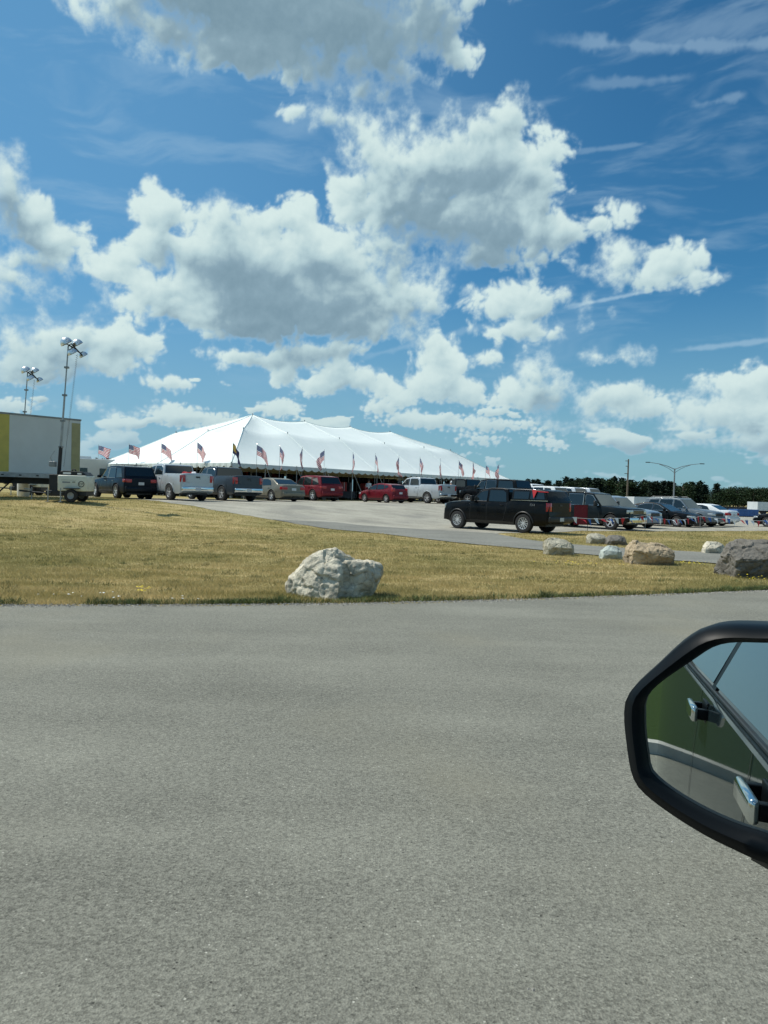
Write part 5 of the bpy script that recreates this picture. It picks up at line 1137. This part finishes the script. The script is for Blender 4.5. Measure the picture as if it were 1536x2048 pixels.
# local frame: x forward, y outwards (left), z up from the ground
def onplane(px, py, off=0.):
    dd = ray(px, py); t = (Mc.dot(nM)+off)/dd.dot(nM); p = dd*t+C0; return Vector((p.dot(h), p.dot(ou), p.z))
nl = Vector((nM.dot(h), nM.dot(ou), nM.z))
def smooth_loop(pts_, n_=6):
    out = []; k = len(pts_)
    for i in range(k):
        p0, p1, p2, p3 = (Vector(pts_[(i+q) % k]) for q in (-1, 0, 1, 2))
        for q in range(n_):
            t = q/n_; out.append(.5*((2*p1)+(p2-p0)*t+(2*p0-5*p1+4*p2-p3)*t*t+(3*p1-p0-3*p2+p3)*t**3))
    return out
gl = smooth_loop([(1385, 1321), (1445, 1288), (1536, 1286), (1640, 1290), (1668, 1360), (1668, 1600), (1610, 1690), (1536, 1666), (1458, 1640), (1374, 1598), (1308, 1549), (1296, 1510), (1289, 1440), (1300, 1385)])
hs = smooth_loop([(1308, 1331), (1374, 1272), (1430, 1250), (1536, 1251), (1650, 1256), (1705, 1330), (1710, 1640), (1640, 1755), (1536, 1732), (1469, 1702), (1400, 1666), (1306, 1602), (1266, 1555), (1250, 1470), (1247, 1410), (1262, 1375)])
def resample(loop, c, n_=72):     # equal angles round c so that loops can be bridged
    ang = sorted([(math.atan2(p[1]-c[1], p[0]-c[0]), math.hypot(p[0]-c[0], p[1]-c[1])) for p in loop]); A_ = [a[0] for a in ang]; R_ = [a[1] for a in ang]
    res = []
    for i in range(n_): a = -math.pi+2*math.pi*i/n_; r_ = float(np.interp(a, [A_[-1]-2*math.pi]+A_+[A_[0]+2*math.pi], [R_[-1]]+R_+[R_[0]])); res.append((c[0]+r_*math.cos(a), c[1]+r_*math.sin(a)))
    return res
cc_ = (1475, 1480); G2 = resample([tuple(p) for p in gl], cc_); H2_ = resample([tuple(p) for p in hs], cc_)
glp = [onplane(*p) for p in G2]; n_ = 72
mir = MB().add([*(p+nl*.0 for p in glp)], [tuple(range(n_))]).build('mirror_glass', M['mirror'], None, recalc=False)
ctrl = onplane(*cc_)
rings = [[p-nl*.004 for p in glp], [p+nl*.010 for p in [ctrl+(q-ctrl)*1.015 for q in glp]]]
Hp = [onplane(*p) for p in H2_]
rings.append([g.lerp(q, .35)+nl*.016 for g, q in zip(glp, Hp)]); rings.append([g.lerp(q, .8)+nl*.010 for g, q in zip(glp, Hp)]); rings.append([q-nl*.012 for q in Hp])
for f, dp in ((1.0, .05), (.95, .09), (.85, .125), (.65, .15), (.35, .165)): rings.append([ctrl+(q-ctrl)*f-nl*dp for q in Hp])
vs = [p for r_ in rings for p in r_]; fs = [(i*n_+j, i*n_+(j+1) % n_, (i+1)*n_+(j+1) % n_, (i+1)*n_+j) for i in range(len(rings)-1) for j in range(n_)]+[tuple(range((len(rings)-1)*n_, len(rings)*n_))]
hous = MB().add(vs, fs).build('mirror_housing', M['gloss black'], ego, smooth=True, ang=60)
mir.parent = hous
so_ = side_o
foot = ctrl-nl*.09
MB().tube([foot+Vector((0, -.02, -.09)), Vector((foot.x+.03, so_+.08, foot.z-.13)), Vector((foot.x+.06, so_-.02, foot.z-.13))], [.045, .04, .05], 12).build('mirror_arm', M['gloss black'], ego, smooth=True)
# body side: lofted along x with a bulging section
sill = EYE-.455
def skin(xx, z_): 
    t = (z_-.35)/(sill-.35); return so_-.055*(t-.30)**2-.02*max(0, -xx-2.2)**2
xs = np.linspace(.66, -3.9, 80); zz = np.linspace(.35, sill, 16); vs = []; fs = []
for a in xs:
    for z_ in zz: vs.append((a, skin(a, z_), z_))
    vs.append((a, skin(a, sill)-.06, sill+.004))
nz = len(zz)+1
for i in range(len(xs)-1):
    for j in range(nz-1):
        xm, zm_ = (xs[i]+xs[i+1])/2, .35+(sill-.35)*(j+.5)/15
        fs.append((i*nz+j, (i+1)*nz+j, (i+1)*nz+j+1, i*nz+j+1))
bd = MB().add(vs, fs, 0)
for xx in (-.52, -1.50):
    for z_a, z_b in zip(zz[1:-1], zz[2:]): bd.add([(xx-.004, skin(xx, z_a)+.002, z_a), (xx+.004, skin(xx, z_a)+.002, z_a), (xx+.004, skin(xx, z_b)+.002, z_b), (xx-.004, skin(xx, z_b)+.002, z_b)], [(0, 1, 2, 3)], 1)
bd.build('door_panels', [M['ego paint'], M['plastic']], ego, smooth=True, recalc=False, ang=60)
MB().box(-3.2, -.06, so_-.068, so_-.052, sill+.002, sill+.014).build('window_trim', M['plastic'], ego, bevel=.004)
MB().prism([(-.06, so_-.06, sill+.02), (-.46, so_-.06, sill+.02), (-.46, so_-.25, sill+.44), (-.10, so_-.25, sill+.44)], (0, -.008, 0)).build('front_door_window', M['ego glass'], ego)
MB().prism([(-.50, so_-.06, sill+.03), (-1.42, so_-.06, sill+.03), (-1.42, so_-.25, sill+.44), (-.58, so_-.25, sill+.44)], (0, -.008, 0)).build('rear_door_window', M['ego glass'], ego)
for xa, xb in ((-.50, -.455), (-1.50, -1.415)): MB().prism([(xa, so_-.055, sill+.01), (xb, so_-.055, sill+.01), (xb-.02, so_-.245, sill+.44), (xa-.02, so_-.245, sill+.44)], (0, -.012, 0)).build('door_pillar', M['gloss black'], ego)
MB().prism([(-1.50, so_-.06, sill+.03), (-2.6, so_-.06, sill+.03), (-2.4, so_-.25, sill+.42), (-1.50, so_-.25, sill+.44)], (0, -.008, 0)).build('rear_side_window', M['ego glass'], ego)
MB().tube([(-.54, so_-.255, sill+.44), (-2.5, so_-.255, sill+.44), (-3.2, so_-.12, sill+.1)], .04, 8).build('roof_rail', M['silver paint'], ego, smooth=True)  # silver colour stands in for sky reflected along the rail
for xx in (-.30, -1.35):
    zc = EYE-.505; y0 = skin(xx, zc)
    hd = MB().box(xx-.10, xx+.085, y0+.030, y0+.052, zc-.026, zc+.024).build('door_handle', M['chrome'], ego, smooth=True, bevel=.010)
    for q in (-.085, .062): MB().box(xx+q-.012, xx+q+.016, y0-.006, y0+.032, zc-.018, zc+.016).build('handle_mount', M['gloss black'], hd, smooth=True, bevel=.004)
    MB().box(xx-.065, xx+.055, y0-.004, y0+.003, zc-.034, zc+.034).build('handle_recess', M['gloss black'], ego, smooth=True, bevel=.003)
MB().box(-3.7, .6, so_-.20, so_-.16, .30, sill-.05).build('inner_door', M['plastic'], ego)
